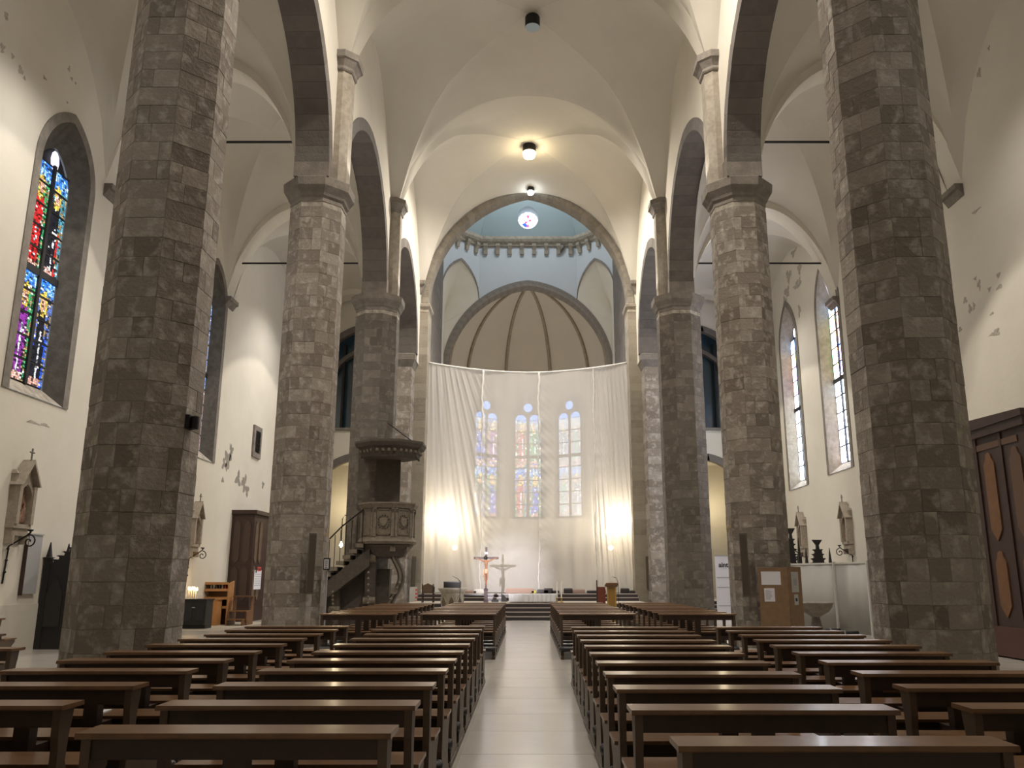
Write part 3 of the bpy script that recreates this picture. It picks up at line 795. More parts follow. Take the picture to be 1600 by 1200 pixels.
# end walls of the aisles: stone arch, glazed lancet above, doorway arch below
for s in (-1, 1):
    ew = S('wall_aisle_end_' + side[s]); xo = WL if s < 0 else WR; xi = s * 6.15; xc = (xo + xi) / 2 + s * .0
    dz = aY(535, 745, 41.0).z
    D = lambda q, xc=xc: dz - 1.6 + arch_z(q - xc, 1.9, 2.4)
    WN = lambda q, xc=xc: 11.2 + arch_z(q - xc, 1.9, 2.7)
    zsill = aY(535, 669, 41.0).z
    sheet(lambda q, z: (q, 41, z), min(xo, xi), max(xo, xi), 0, 17.6, [(xc - 1.9, xc + 1.9, lambda q: 0, D), (xc - 1.9, xc + 1.9, lambda q: zsill, WN)], 30, 'plaster_face', M['plaster_w'], ew)
    for fn, w, h, zs_, th in ((D, 1.9, 2.4, dz - 1.6, .34), (WN, 1.9, 2.7, 11.2, .3), (None, 1.35, 2.0, 10.9, .2)):
        b = B()
        for sg in (-1, 1):
            e = arch_e(w, h); r = w + e; am = math.acos(e / (r + th)); rings = []
            zl = 0 if fn is D else zsill
            yy0 = 40.9 if fn is not None else 41.45
            rings.append([(xc + sg * w, yy0, zl), (xc + sg * w, yy0 + .35, zl), (xc + sg * (w + th), yy0 + .35, zl), (xc + sg * (w + th), yy0, zl)])
            for i in range(17):
                a = am * i / 16
                rings.append([(xc + sg * (math.cos(a) * (r + q) - e), yy0 + dy, zs_ + math.sin(a) * (r + q)) for q, dy in ((0, 0), (0, .35), (th, .35), (th, 0))])
            b.loft(rings)
        b.obj('stone_arch', M['stone_d'], ew)
    # glazing behind
    b = B().box(xc - 2, xc + 2, 41.9, 41.95, zsill, 14.2); b.obj('dark_glass', M['nightglass'], ew)
    for dx in (-.7, 0, .7): B().box(xc + dx - .06, xc + dx + .06, 41.5, 41.7, zsill, 13.4).obj('mullion', M['came'], ew)
    B().box(xc - 1.95, xc + 1.95, 40.85, 41.9, zsill - .12, zsill).obj('sill', M['trim'], ew)
    point((xc + s * .6, 42.7, 5.2), 75, (1, .84, .55), .15)
    B().box(xc - 2.6, xc + 2.6, 44, 44.1, 0, 9).obj('passage_wall', M['plaster'], ew)
    for dx in (-1.9, 1.9): B().box(xc + dx - .05, xc + dx + .05, 41.3, 44, 0, 9).obj('passage_side', M['plaster'], ew)
    B().box(xc - 2, xc + 2, 41.3, 44, 7.4, 7.5).obj('passage_top', M['plaster'], ew)

# tie rods across the aisles
for s in (-1, 1):
    for k, zz in ((2, 13.4), (3, 13.42), (1, 13.4)):
        xo = WL if s < 0 else WR
        b = B().tube([(s * 6.0, PY[k], zz), (xo, PY[k], zz)], .035, 6)
        b.obj('tie_rod', M['iron'], label='black iron tie rod spanning the %s aisle beside the %s pier' % (side[s], ['', 'nearest', 'second', 'third'][k]), category='tie rod')

# ------------------------------------------------------------------ apse behind the curtain
apw = S('wall_apse'); AC = (0, 50.4); AR = 5.0
KEY = aY(825, 447, 51.0)
rv = [(AC[0] + AR * math.sin(math.radians(a)), AC[1] + AR * math.cos(math.radians(a)), a) for a in (-90, -54, -18, 18, 54, 90)]
for (x0, y0, a0), (x1, y1, a1) in zip(rv[:-1], rv[1:]):
    B().add([(x0, y0, 0), (x1, y1, 0), (x1, y1, 14.15), (x0, y0, 14.15)], [(0, 1, 2, 3)]).obj('apse_side', M['apseweb'], apw)
for s in (-1, 1): B().box(min(s * 5.0, s * 5.1), max(s * 5.0, s * 5.1), 49.9, 50.45, 0, 14.2).obj('apse_side', M['plaster'], apw)
B().box(-5.2, 5.2, 48.5, 56, 0, .9).obj('apse_floor', M['floor'], apw)
cap_ = S('ceiling_apse')
def dome_pt(x, y, t):      # t 0 springing .. 1 keystone
    an = t * PI / 2; k_ = math.cos(an)
    return (KEY.x + (x - KEY.x) * k_, KEY.y + (y - KEY.y) * k_, 14.1 + (KEY.z - 14.1) * math.sin(an) ** .95)
for (x0, y0, a0), (x1, y1, a1) in zip(rv[:-1], rv[1:]):
    b = B(); n, m_ = 18, 8
    for i in range(n + 1):
        for j in range(m_ + 1):
            q = j / m_; x = x0 + (x1 - x0) * q; y = y0 + (y1 - y0) * q
            bul = 1 + .06 * math.sin(PI * q)
            b.v.append(dome_pt(AC[0] + (x - AC[0]) * bul, AC[1] + (y - AC[1]) * bul, i / n))
    b.f = [(i * (m_ + 1) + j, i * (m_ + 1) + j + 1, (i + 1) * (m_ + 1) + j + 1, (i + 1) * (m_ + 1) + j) for i in range(n) for j in range(m_)]
    b.obj('vault_web', M['apseweb'], cap_, smooth=True)
for x, y, a in rv:
    B().tube([dome_pt(x * .985, AC[1] + (y - AC[1]) * .985, i / 20) for i in range(21)], .115, 6).obj('rib', M['rib'], cap_, smooth=True)
B().lathe([(.05, -.25), (.3, -.2), (.34, 0), (.1, .1)], 12, KEY).obj('keystone', M['rib'], cap_)
zt_, zb_ = aY(825, 656, 54.9).z, aY(825, 808, 54.9).z
for wi, az in enumerate((-36, 0, 36)):
    aw = S('window_%d' % (5 + wi)); ra = math.radians(az); Rm = AR * math.cos(PI / 10) - .06
    cx, cy = AC[0] + Rm * math.sin(ra), AC[1] + Rm * math.cos(ra); dx, dy = math.cos(ra), -math.sin(ra)
    def mp(u, z, k_=0): return (cx + dx * u - math.sin(ra) * k_, cy + dy * u - math.cos(ra) * k_, z)
    out = [(-1.0, zb_ - .1)] + [(-1.0 + 1.0 * (1 - math.cos(PI / 2 * i / 8)) , zt_ + 1.5 * math.sin(PI / 2 * i / 8)) for i in range(9)]
    out = out + [(-u, z) for u, z in out[-2::-1]]
    b = B(); b.v = [mp(u, z) for u, z in out]; b.f = [tuple(range(len(out)))]; b.obj('tracery_back', M['came'], aw)
    b = B(); rings = [[mp(u, z, -.02), mp(u, z, .12), mp(u * 1.15, z + (.12 if z > zt_ else 0), .12), mp(u * 1.15, z + (.12 if z > zt_ else 0), -.02)] for u, z in out]
    b.loft(rings).obj('surround', M['trim'], aw)
    for c0 in (-.84, .1):
        for r_ in range(8):
            a0 = zb_ + (zt_ - zb_) * r_ / 8 + .03; a1 = zb_ + (zt_ - zb_) * (r_ + 1) / 8 - .03
            if r_ == 4: a1 -= .15
            cells = []
            for i in range(7):
                for j in range(7):
                    q = [(i / 7, j / 7), ((i + 1) / 7, j / 7), ((i + 1) / 7, (j + 1) / 7), (i / 7, (j + 1) / 7)]
                    vv = (r_ + (j + .5) / 7) / 8; tier = 0 if vv < .55 else 1
                    c = figcol((i + .5) / 7, ((vv - .55 * tier) / .5) % 1, 70 + wi * 9 + tier * 3 + int(c0 > 0), .15 + .35 * (wi == 2) + .2 * (vv > .9))
                    cells.append(([(c0 + .74 * (u * .93 + (i + .5) / 7 * .07), a0 + (a1 - a0) * v) for u, v in q], c))
            glass_obj('pane', aw, lambda u, z: mp(u, z, .03), cells, M['glassA'])
    for c0 in (-.47, .47, 0):
        R_, zc = (.37, zt_) if c0 else (.3, zt_ + .85)
        cells = [([(c0, zc), (c0 + R_ * math.cos(PI * (i / (12 if c0 else 6))), zc + R_ * math.sin(PI * (i / (12 if c0 else 6)))), (c0 + R_ * math.cos(PI * ((i + 1) / (12 if c0 else 6))), zc + R_ * math.sin(PI * ((i + 1) / (12 if c0 else 6))))], (.25, .5, 1.1)) for i in range(12)]
        glass_obj('pane', aw, lambda u, z: mp(u, z, .03), cells, M['glassA'])
# oculus of the dome
ow = S('window_8'); cells = []
for i in range(14):
    for j, (r0, r1) in enumerate(((0, .22), (.22, .44), (.44, .66))):
        a0, a1 = 2 * PI * i / 14, 2 * PI * (i + 1) / 14
        c = (1.3, 1.35, 1.5)
        if j == 0 and i % 7 < 2: c = (1.2, .1, .25)
        if j == 1 and i in (8, 9): c = (.05, .15, .8)
        if j == 1 and i in (3, 10): c = (1.1, .15, .3)
        cells.append(([(r0 * math.cos(a0), r0 * math.sin(a0)), (r1 * math.cos(a0), r1 * math.sin(a0)), (r1 * math.cos(a1), r1 * math.sin(a1)), (r0 * math.cos(a1), r0 * math.sin(a1))], c))
glass_obj('pane', ow, lambda u, z: (u, 50.2, 24.13 + z), cells, M['glassO'])

# ------------------------------------------------------------------ steps and chancel platform
ch = S('floor_chancel')
def stair(par, x0, x1, y, z, n, rise, tread, nm='step'):
    for i in range(n):
        B().box(x0, x1, y + i * tread, y + (i + 1) * tread + .05, 0 if i == 0 else z + i * rise - .04, z + (i + 1) * rise - .035).obj(nm, M['step'], par)
        B().box(x0, x1, y + i * tread - .03, y + (i + 1) * tread, z + (i + 1) * rise - .035, z + (i + 1) * rise).obj('nosing', M['nosing'], par)
stair(ch, -4.7, 4.7, 33.25, 0, 4, .155, .32)
B().box(-4.85, 4.85, 34.5, 41, 0, .62).obj('platform', M['marble'], ch)
stair(ch, -4.85, 4.85, 37.6, .62, 2, .15, .32)
B().box(-4.85, 4.85, 38.2, 50, .6, .92).obj('upper_platform', M['step'], ch)
for s in (-1, 1):
    sx = sorted((s * 6.4, s * 10.6)); stair(ch, sx[0], sx[1], 36.5, 0, 4, .16, .32)
    B().box(sx[0], sx[1], 37.7, 44, 0, .64).obj('platform', M['marble'], ch)

# ------------------------------------------------------------------ the white curtain
cu = E('curtain', 'huge sheer white curtain hung across the chancel arch, sagging along its top cord', 'curtain', (0, 39.72, .95))
def ctop(x): return 11.42 + .5 * (abs(x) / 4.86) ** 1.8
def cfold(x, z):
    tp = ctop(x); d = (tp - z)
    y = .03 * math.sin(x * 2.1) + .02 * math.sin(z * .9 + x)
    if x < -1.9:
        c_ = (x + 4.87) / (1.35 + .25 * d); k_ = min(1, (-1.9 - x) / .7)
        y += k_ * (.036 * math.sin(c_ * 31 + .9 * math.sin(c_ * 7)) + .018 * math.sin(c_ * 67 + 1.3 + z * .25)) * min(1, d / .6 + .2)
    if x > 2.9:
        c_ = (x - 3.2) / (1.1 + .045 * d) - .02 * d; k_ = min(1, (x - 2.9) / .4)
        y += k_ * (.026 * math.sin(c_ * 34 + .8 * math.sin(c_ * 9)) + .014 * math.sin(c_ * 71 + z * .3)) * min(1, d / .8 + .15)
    for sx, am in ((-2.2, .045), (.5, .075), (3.1, .03)):
        q = x - sx
        if 0 < q < 1.3: y += am * (math.sin((z + .55 * q * q - .5 * q) * 7.5 + 1.2 * math.sin(z * 1.7)) + .4 * math.sin((z + q) * 17)) * math.exp(-q * 2.6) * min(1, q * 7) * min(1, max(.15, d / 5))
    y += .010 * math.sin(x * 9 + math.sin(z * .7))
    return y
seams = [-4.87, -2.22, .52, 3.2, 4.87]
for xa, xb in zip(seams[:-1], seams[1:]):
    nx_ = int((xb - xa) / .028); nz_ = 150; b = B()
    for i in range(nx_ + 1):
        for j in range(nz_ + 1):
            x = xa + (xb - xa) * i / nx_; z = .95 + (ctop(x) - .95) * j / nz_
            b.v.append((x, 39.72 + cfold(x, z), z))
    b.f = [(i * (nz_ + 1) + j, (i + 1) * (nz_ + 1) + j, (i + 1) * (nz_ + 1) + j + 1, i * (nz_ + 1) + j + 1) for i in range(nx_) for j in range(nz_)]
    b.obj('cloth_panel', M['gauze'], cu, smooth=True)
for k_, x in enumerate(seams[1:-1]):
    pts = [(x + .03 * math.sin(z_ * 2.3 + k_) + .012 * math.sin(z_ * 11), 39.68 + cfold(x, z_) * .5, z_) for z_ in [.97 + (ctop(x) - .97) * i / 80 for i in range(81)]]
    B().tube(pts, [.018 + .013 * math.sin(i * 1.9 + k_) ** 2 + (.03 if (i > 55 and k_ < 2) else 0) for i in range(81)], 6).obj('seam', M['hem'], cu, smooth=True)
B().tube([(x, 39.70, ctop(x) + .01) for x in [-4.87 + 9.74 * i / 40 for i in range(41)]], .045, 6).obj('top_cord', M['hem'], cu, smooth=True)
B().tube([(-4.87 + 9.74 * i / 20, 39.9, 3.1 + .01 * math.sin(i)) for i in range(21)], .02, 6).obj('lower_cord', M['iron'], None, label='thin dark rail running across behind the lower part of the curtain', category='rail')
b = B().box(2.05, 2.17, 40.1, 40.2, .92, 3.15); b.box(1.95, 2.27, 40.0, 40.3, .92, .97)
b.obj('post', M['speaker'], label='thin grey upright post seen through the curtain right of centre', category='post')
# slanting beam behind the curtain
hb = E('hoist_beam', 'pale slanting timber beam with a strut, seen through the right half of the curtain', 'beam', (0, 41, .92))
HY = 41.0
p0, p1, p2 = aY(780, 876, HY), aY(918, 812, HY), aY(905, 888, HY)
def beam(b, a, c, w, t):
    a, c = Vector(a), Vector(c); d = (c - a); L_ = d.length; q = d.to_track_quat('X', 'Z').to_matrix().to_4x4()
    return b.box(0, L_, -t / 2, t / 2, -w / 2, w / 2, Matrix.Translation(a) @ q)
beam(B(), p0, p1, .42, .25).obj('beam', M['palewood'], hb)
beam(B(), p1, p2, .16, .12).obj('strut', M['palewood'], hb)
beam(B(), (p1.x - .6, HY, p1.z - .55), (p2.x + .02, HY, p2.z + .9), .1, .1).obj('strut', M['palewood'], hb)
beam(B(), (p1.x - .6, HY, p1.z - .4), (p1.x - .6, HY, .92), .08, .08).obj('strut', M['palewood'], hb)
# wall lamps behind the curtain
for s, cx_ in ((-1, 698), (1, 967)):
    q = aY(cx_, 820, 40.95); q.x = s * abs(q.x)
    t = E('wall_sconce', 'blazing wall lamp glowing through the %s edge of the curtain' % side[s], 'lamp', (s * 4.98, 40.95, q.z))
    B().tube([(s * 4.98, 40.95, q.z - .5), (s * 4.6, 40.95, q.z - .6), (q.x + s * .1, 40.95, q.z - .3)], .03).obj('arm', M['brass'], t)
    B().lathe([(.05, -.35), (.16, -.3), (.2, 0), (.16, .1), (.05, .12)], 10, q).obj('lamp_bowl', M['brass'], t)
    for dx, dz in ((0, .25), (-s * .55, -.35), (-s * .42, -1.1)):
        B().lathe([(.01, -.1), (.09, -.04), (.1, .03), (.05, .1), (.01, .13)], 10, (q.x + dx, 40.9, q.z + dz)).obj('bulb', M['lampwarm'], t)
        if dx: B().tube([(q.x, 40.95, q.z - .2), (q.x + dx, 40.95, q.z + dz - .1)], .015).obj('arm', M['brass'], t)
    point((q.x, 40.35, q.z + .15), 150, (1, .88, .70), .25)
    point((q.x, 41.3, q.z + .3), 120, (1, .88, .70), .25)
    point((q.x - s * .5, 40.1, q.z - .35), 9, (1, .84, .6), .08)
    point((q.x - s * .4, 40.1, q.z - 1.1), 5, (1, .84, .6), .06)
area((0, 47, 10.5), (0, 42, 3), 300, (1, .93, .82), 2.5, 2.5)

# ------------------------------------------------------------------ vault lamps
for (px, py, Y, m_, lab, r_) in ((832, 30, 25.6, 'bulbdim', 'dark unlit cylinder downlight hanging below the nearer vault crown', .26),
                            (827, 228, 34.8, 'lampwarm', 'brightly lit warm cylinder downlight at the farther vault crown', .30),
                            (829, 290, 38.5, 'lampcool', 'small cool white spotlight hung at the top of the chancel arch', .17)):
    q = aY(px, py, Y)
    t = E('ceiling_lamp', lab, 'lamp', (q.x, Y, q.z))
    B().lathe([(r_ * .7, -.32), (r_, -.32), (r_, .05), (r_ * .9, .1), (.05, .1)], 20, q).obj('housing', M['iron'], t)
    B().lathe([(.01, -.335 - r_ * 1.1 * (m_ != 'bulbdim')), (r_ * .8, -.335 - r_ * .75 * (m_ != 'bulbdim')), (r_ * 1.0, -.335 - r_ * .1 * (m_ != 'bulbdim')), (r_ * .72, -.3), (.01, -.29)], 20, q).obj('lens', M[m_], t, smooth=True)  # lit lenses swollen so that their shape draws the lamp glare
    B().tube([(q.x, Y, q.z + .05), (q.x, Y, (21.0 if Y < 38 else 21.3))], .03).obj('stem', M['iron'], t)

# ------------------------------------------------------------------ benches
def bench_proto(L_):
    t = E('kneeler_bench', 'x', 'bench')
    def ob(b, n, m_, **k): return b.obj(n, M[m_], t, local=True, **k)
    h = L_ / 2
    b = B(); b.loft([[(-h, -.245, .853), (h, -.245, .853), (h, 0, .853), (-h, 0, .853)], [(-h, -.25, .86), (h, -.25, .86), (h, .004, .86), (-h, .004, .86)], [(-h, -.245, .88), (h, -.245, .88), (h, 0, .88), (-h, 0, .88)]])
    ob(b, 'book_ledge', 'wood_top')
    ob(B().box(-h + .06, h - .06, -.205, -.18, .755, .852), 'back_board', 'wood')
    ob(B().box(-h + .06, h - .06, -.20, -.175, .36, .43), 'lower_rail', 'wood')
    ob(B().box(-h + .01, h - .01, .07, .45, .478, .502), 'seat', 'wood_top')
    ob(B().box(-h + .1, h - .1, .10, .122, .39, .478), 'seat_apron', 'wood')
    for s in (-1, 1):
        x0, x1 = sorted((s * (h - .02), s * (h - .065)))
        pr = [(-.22, 0), (-.22, .28), (-.20, .36), (-.20, .62), (-.215, .70), (-.22, .853), (-.07, .853), (-.08, .78), (-.10, .70), (-.11, .56), (-.07, .478), (.42, .478), (.42, .43), (.33, .36), (.30, .2), (.34, .06), (.42, 0)]
        ob(B().prism(pr, x0, x1, 'x'), 'end_panel', 'wood_end' if True else 'wood')
        x0, x1 = sorted((s * (h - .01), s * (h - .075)))
        b = B(); b.box(x0, x1, -.41, .42, 0, .045); b.box(x0 + .008, x1 - .008, -.40, .41, .045, .075); ob(b, 'foot_runner', 'wood_end')
        b = B().prism([(-.40, .075), (-.26, .075), (-.28, .15), (-.39, .15)], x0, x1, 'x'); ob(b, 'kneeler_bracket', 'wood')
    ob(B().box(-.055, .055, -.20, -.1, .0, .853).box(-.055, .055, -.1, .40, .30, .478), 'middle_support', 'wood')
    n = 10
    b = B().loft([[(x, -.325 + .085 * r * math.cos(2 * PI * i / n), .20 + .05 * r * math.sin(2 * PI * i / n)) for i in range(n)] for x, r in ((-h + .0, .5), (-h + .02, .9), (-h + .06, 1), (h - .06, 1), (h - .02, .9), (h, .5))])
    ob(b, 'kneeler_cushion', 'pad', smooth=True)
    return t
protos = {}
BC = 0
def put_bench(x0, x1, yb, label, rz=0, group=None):
    L_ = round(x1 - x0, 2); global BC
    if L_ not in protos: protos[L_] = t = bench_proto(L_); t.location = ((x0 + x1) / 2, yb, .001); t.rotation_euler = (0, 0, rz); t['label'] = label; r = t
    else: r = dup(protos[L_], ((x0 + x1) / 2, yb, .001), rz, label)
    r['group'] = group; BC += 1; return r
rowsL = [1132.5, 1093.7, 1065.5, 1044, 1029, 1017, 1005.5, 996.7, 990, 983, 977.7]
rowsR = [1150, 1100, 1070, 1048.7, 1032.5, 1018.7, 1007.5, 999.5, 992, 985.5, 979.2]
ordn = ['first', 'second', 'third', 'fourth', 'fifth', 'sixth', 'seventh', 'eighth', 'ninth', 'tenth', 'eleventh', 'twelfth']
YL = [aZ(600, y_, .88).y for y_ in rowsL]; YR = [aZ(1000, y_, .88).y for y_ in rowsR]
# even out the far rows, whose edges are only a pixel or two apart
for A_ in (YL, YR):
    st = (A_[-1] - A_[3]) / 7
    for i in range(4, 11): A_[i] = .5 * A_[i] + .5 * (A_[3] + st * (i - 3))
near_group = 'near block of kneeler benches'
for i in range(11):
    yl, yr = YL[i], YR[i]; LL = 1.5 if i < 9 else 1.56; RL = 1.5 if i < 6 else 1.58
    put_bench(-.65 - LL - .01 * (i > 8), -.65 - .01 * (i > 8), yl, f'walnut kneeler bench left of the centre aisle, near block, {ordn[i]} row from the camera', 0, near_group)
    xr0 = (.66 if i == 0 else .57 + .008 * i)
    put_bench(xr0, xr0 + RL, yr, f'walnut kneeler bench right of the centre aisle, near block, {ordn[i]} row from the camera', 0, near_group)
    put_bench(-2.68 - LL - .006 * i, -2.68 - .006 * i, yl, f'walnut kneeler bench in the left outer column, near block, {ordn[i]} row from the camera', 0, near_group)
    xr0 = 2.47 + .035 * i
    put_bench(xr0, xr0 + RL, yr + .05, f'walnut kneeler bench in the right outer column, near block, {ordn[i]} row from the camera', 0, near_group)
for (x0, x1, y0, lab) in ((-2.27, -.69, 3.7, 'walnut kneeler bench at the bottom edge of the photo, left of the aisle'), (2.66, 4.24, 4.1, 'walnut kneeler bench at the bottom right corner of the photo')):
    pass
for i in range(10):
    yy = 17.95 + i * .88
    put_bench(-2.23, -.65, yy, f'walnut kneeler bench left of the centre aisle, far block, {ordn[i]} row', 0, 'far block of kneeler benches')
    put_bench(.65, 2.23, yy, f'walnut kneeler bench right of the centre aisle, far block, {ordn[i]} row', 0, 'far block of kneeler benches')
    if i < 9:
        put_bench(-4.28, -2.7, yy, f'walnut kneeler bench in the left outer column, far block, {ordn[i]} row', 0, 'far block of kneeler benches')
    put_bench(2.7, 4.28, yy, f'walnut kneeler bench in the right outer column, far block, {ordn[i]} row', 0, 'far block of kneeler benches')
put_bench(-6.95, -5.37, 9.3, 'walnut kneeler bench at the left picture edge in front of the left pier', 0, 'benches at the left edge')
put_bench(-8.5, -6.92, 11.4, 'slightly turned walnut kneeler bench at the left picture edge', .14, 'benches at the left edge')
put_bench(-11.2, -9.62, 15.9, 'reddish wooden bench against the left wall below the grey board', 0, 'benches at the left edge')
put_bench(-6.3, -4.72, 5.9, 'walnut kneeler bench at the far left edge beside the outer column', 0, 'benches at the left edge')
put_bench(4.7, 6.28, 5.2, 'walnut kneeler bench at the far right edge beside the outer column', 0, 'benches at the right edge')
rl = random.Random(3)
for k_, (x, y, z, w) in enumerate(((-1.2, YL[4] + .25, .503, 'fifth left row'), (-3.6, YL[3] + .25, .503, 'left outer column'), (-1.9, YL[5] + .2, .503, 'sixth left row'), (-3.9, YL[4] + .2, .503, 'fifth row of the left outer column'),
                                  (1.0, YR[4] + .25, .503, 'fifth right row'), (1.7, YR[3] + .22, .503, 'fourth right row'), (3.9, YR[2] + .22, .503, 'third row of the right outer column'), (-4.1, YL[1] + .22, .503, 'second row of the left outer column'))):
    mt = Matrix.Rotation(rl.uniform(-.5, .5), 4, 'Z')
    t = E('leaflet', f'small white leaflet lying on the seat of the {w}', 'leaflet', (x, y, z), rl.uniform(-.4, .4), 'leaflets on the benches')
    B().box(-.07, .07, -.1, .1, 0, .004).obj('page', M['paper'], t, local=True); B().box(-.071, .07, -.1, .1, .004, .008, Matrix.Rotation(-.04, 4, 'Y')).obj('cover', M['white'], t, local=True)

# ------------------------------------------------------------------ pulpit on the left pier
pu = E('pulpit', 'carved stone pulpit with sounding board and stair, built against the left pier', 'pulpit', (-4.8, 29.0, 0))
PXC, PYC = -4.82, 29.0
zc0, zc1 = aY(612, 848, 28.2).z, aY(612, 786, 28.2).z
def r8(r, z, cx_=PXC, cy_=PYC): return [(cx_ + p[0], cy_ + p[1], z) for p in octa(r)]
B().loft([r8(.86, zc0 + .1), r8(.86, zc1 - .1)]).obj('body', M['pul'], pu)
B().loft([r8(.90, zc1 - .16), r8(.93, zc1 - .1), r8(.98, zc1 - .02), r8(.98, zc1 + .03), r8(.86, zc1 + .04)]).obj('upper_moulding', M['pul'], pu)
B().loft([r8(.55, zc0 - .12), r8(.92, zc0 - .02), r8(.96, zc0 + .05), r8(.9, zc0 + .12), r8(.87, zc0 + .2)]).obj('lower_moulding', M['pul'], pu)
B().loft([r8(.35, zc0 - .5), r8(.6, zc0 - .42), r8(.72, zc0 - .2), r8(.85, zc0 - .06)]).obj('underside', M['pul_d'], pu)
hh = zc1 - zc0
for f in (5, 6, 7, 0):
    an = f * PI / 4; mt = Matrix.Translation((PXC + .86 * math.cos(an), PYC + .86 * math.sin(an), 0)) @ Matrix.Rotation(an, 4, 'Z')
    fw = 2 * .86 * math.tan(PI / 8)
    for sg in (-1, 1):
        x = sg * (fw / 2 - .055)
        B().box(-.02, .035, x - .05, x + .05, zc0 + .2, zc1 - .15, mt).obj('pilaster', M['pul'], pu)
        B().prism([(-.04 , zc1 - .3), (.04, zc1 - .3), (.03, zc1 - .2), (-.03, zc1 - .2)], .035, .055, 'x', mt @ Matrix.Translation((0, x, 0))).obj('capital_carving', M['pul_d'], pu)
    b = B(); y0, y1 = -fw / 2 + .13, fw / 2 - .13; z0, z1 = zc0 + .26, zc1 - .2
    for a_ in ((y0, y1, z0, z0 + .03), (y0, y1, z1 - .03, z1), (y0, y0 + .03, z0, z1), (y1 - .03, y1, z0, z1)): b.box(-.01, .03, *a_, mt)
    b.obj('panel_frame', M['pul'], pu)
    # carved shield in a wreath
    if f in (6, 7):
        zc = (z0 + z1) / 2; b = B()
        b.prism([(-.11, zc + .13), (.11, zc + .13), (.12, zc), (.07, zc - .1), (0, zc - .15), (-.07, zc - .1), (-.12, zc)], 0, .05, 'x', mt)
        b.obj('shield_relief', M['pul'], pu)
        for i in range(14):
            a_ = 2 * PI * i / 14; b2 = B().lathe([(.005, -.02), (.03, 0), (.005, .03)], 6, mt @ Vector((.02, .19 * math.cos(a_), zc + .22 * math.sin(a_)))); b2.obj('wreath_leaf', M['pul_d'], pu)
# sounding board
zk = aY(615, 712, 28.4).z; zk1 = aY(615, 688, 27.9).z
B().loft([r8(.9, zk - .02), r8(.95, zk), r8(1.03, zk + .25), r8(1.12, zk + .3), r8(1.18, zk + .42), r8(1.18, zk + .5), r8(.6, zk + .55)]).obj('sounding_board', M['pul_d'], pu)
for f in (5, 6, 7, 0):
    an = f * PI / 4; mt = Matrix.Translation((PXC + .98 * math.cos(an), PYC + .98 * math.sin(an), 0)) @ Matrix.Rotation(an, 4, 'Z')
    for i in range(4):
        q = -.3 + .2 * i
        B().lathe([(.01, -.03), (.055, 0), (.06, .06), (.01, .1)], 7, mt @ Vector((.03, q, zk + .12))).obj('carved_rosette', M['pul'], pu)
    b = B()
    for i in range(14):
        q = -.37 + .057 * i; b.prism([(q - .02, zk), (q + .02, zk), (q, zk - .07)], -.05, 0, 'x', mt)
    b.obj('fringe', M['pul_d'], pu, kind='stuff')
B().tube([(-5.0, 29.35, zk + 1.3), (-4.0, 28.3, zk + .5)], .02).obj('stay_rod', M['iron'], pu)
B().box(-5.35, -4.5, 29.28, 29.36, zc1, zk).obj('back_board', M['pul_d'], pu)
# brackets
def volute(x, yv, ztop, name, w=.2, dx=1, deep=.55):
    """tall S-shaped stone console standing on the floor"""
    b = B(); prof = []
    zz = [0, .5, 1.0, ztop * .5, ztop * .7, ztop * .85, ztop]
    off = [.10, .06, .0, .18, .42, .5, .34]
    pts = []
    for i in range(25):
        t = i / 24; z = t * ztop
        o2 = .08 * math.cos(t * 5) + .38 * max(0, math.sin((t - .25) * 2.1)) ** 1.3
        pts.append((o2, z))
    rings = []
    for o2, z in pts: rings.append([(x - w / 2, yv, z), (x + w / 2, yv, z), (x + w / 2, yv - .25 - o2 * deep / .5, z), (x - w / 2, yv - .25 - o2 * deep / .5, z)])
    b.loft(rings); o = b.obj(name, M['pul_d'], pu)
    for z, r_ in ((ztop * .86, .17), (ztop * .33, .12)):
        c = Vector((x, yv - .25 - .45 * deep if z > 1.5 else yv - .3, z))
        bb = B(); rg = []
        for dxx in (-w / 2 - .03, w / 2 + .03): rg.append([(x + dxx, c.y + r_ * math.cos(2 * PI * k2 / 12), z + r_ * math.sin(2 * PI * k2 / 12)) for k2 in range(12)])
        bb.loft(rg); bb.obj('scroll', M['pul'], pu)
    for i in range(6):
        B().lathe([(.005, -.05), (.05, 0), (.005, .06)], 6, (x, yv - .42 - .3 * max(0, math.sin(((.35 + i * .07) - .25) * 2.1)), ztop * (.3 + i * .075))).obj('carved_leaf', M['pul'], pu)
volute(-5.3, 29.0, zc0 - .12, 'console', .34, 1, .30)
volute(-6.45, 29.0, zc0 - 1.05, 'console', .3, 1, .35)
b = B(); pts = []
for i in range(27):
    t_ = i / 26; z = .3 + (zc0 - .45) * t_
    pts.append((-4.62 + .30 * math.sin(max(0, t_ - .18) * 3.6) - .12 * math.sin(t_ * 9) * t_, z))
rings = [[(x - .10, 28.55, z), (x + .10, 28.55, z), (x + .10, 28.95, z), (x - .10, 28.95, z)] for x, z in pts]
b.loft(rings).obj('console', M['pul_d'], pu)
b = B(); rings = [[(x - .035, 28.50, z), (x + .035, 28.50, z), (x + .035, 28.56, z), (x - .035, 28.56, z)] for x, z in pts]; b.loft(rings).obj('console_ridge', M['pul'], pu)
for x, z, r_ in ((pts[-1][0], pts[-1][1], .15), (pts[10][0] - .05, pts[10][1], .12)):
    B().loft([[(x + r_ * math.cos(2 * PI * k2 / 14), yy, z + r_ * math.sin(2 * PI * k2 / 14)) for k2 in range(14)] for yy in (28.46, 28.98)]).obj('scroll', M['pul'], pu)
for i in range(5): B().lathe([(.005, -.06), (.06, 0), (.005, .07)], 6, (pts[5 + i * 2][0], 28.48, pts[5 + i * 2][1])).obj('carved_leaf', M['pul'], pu)
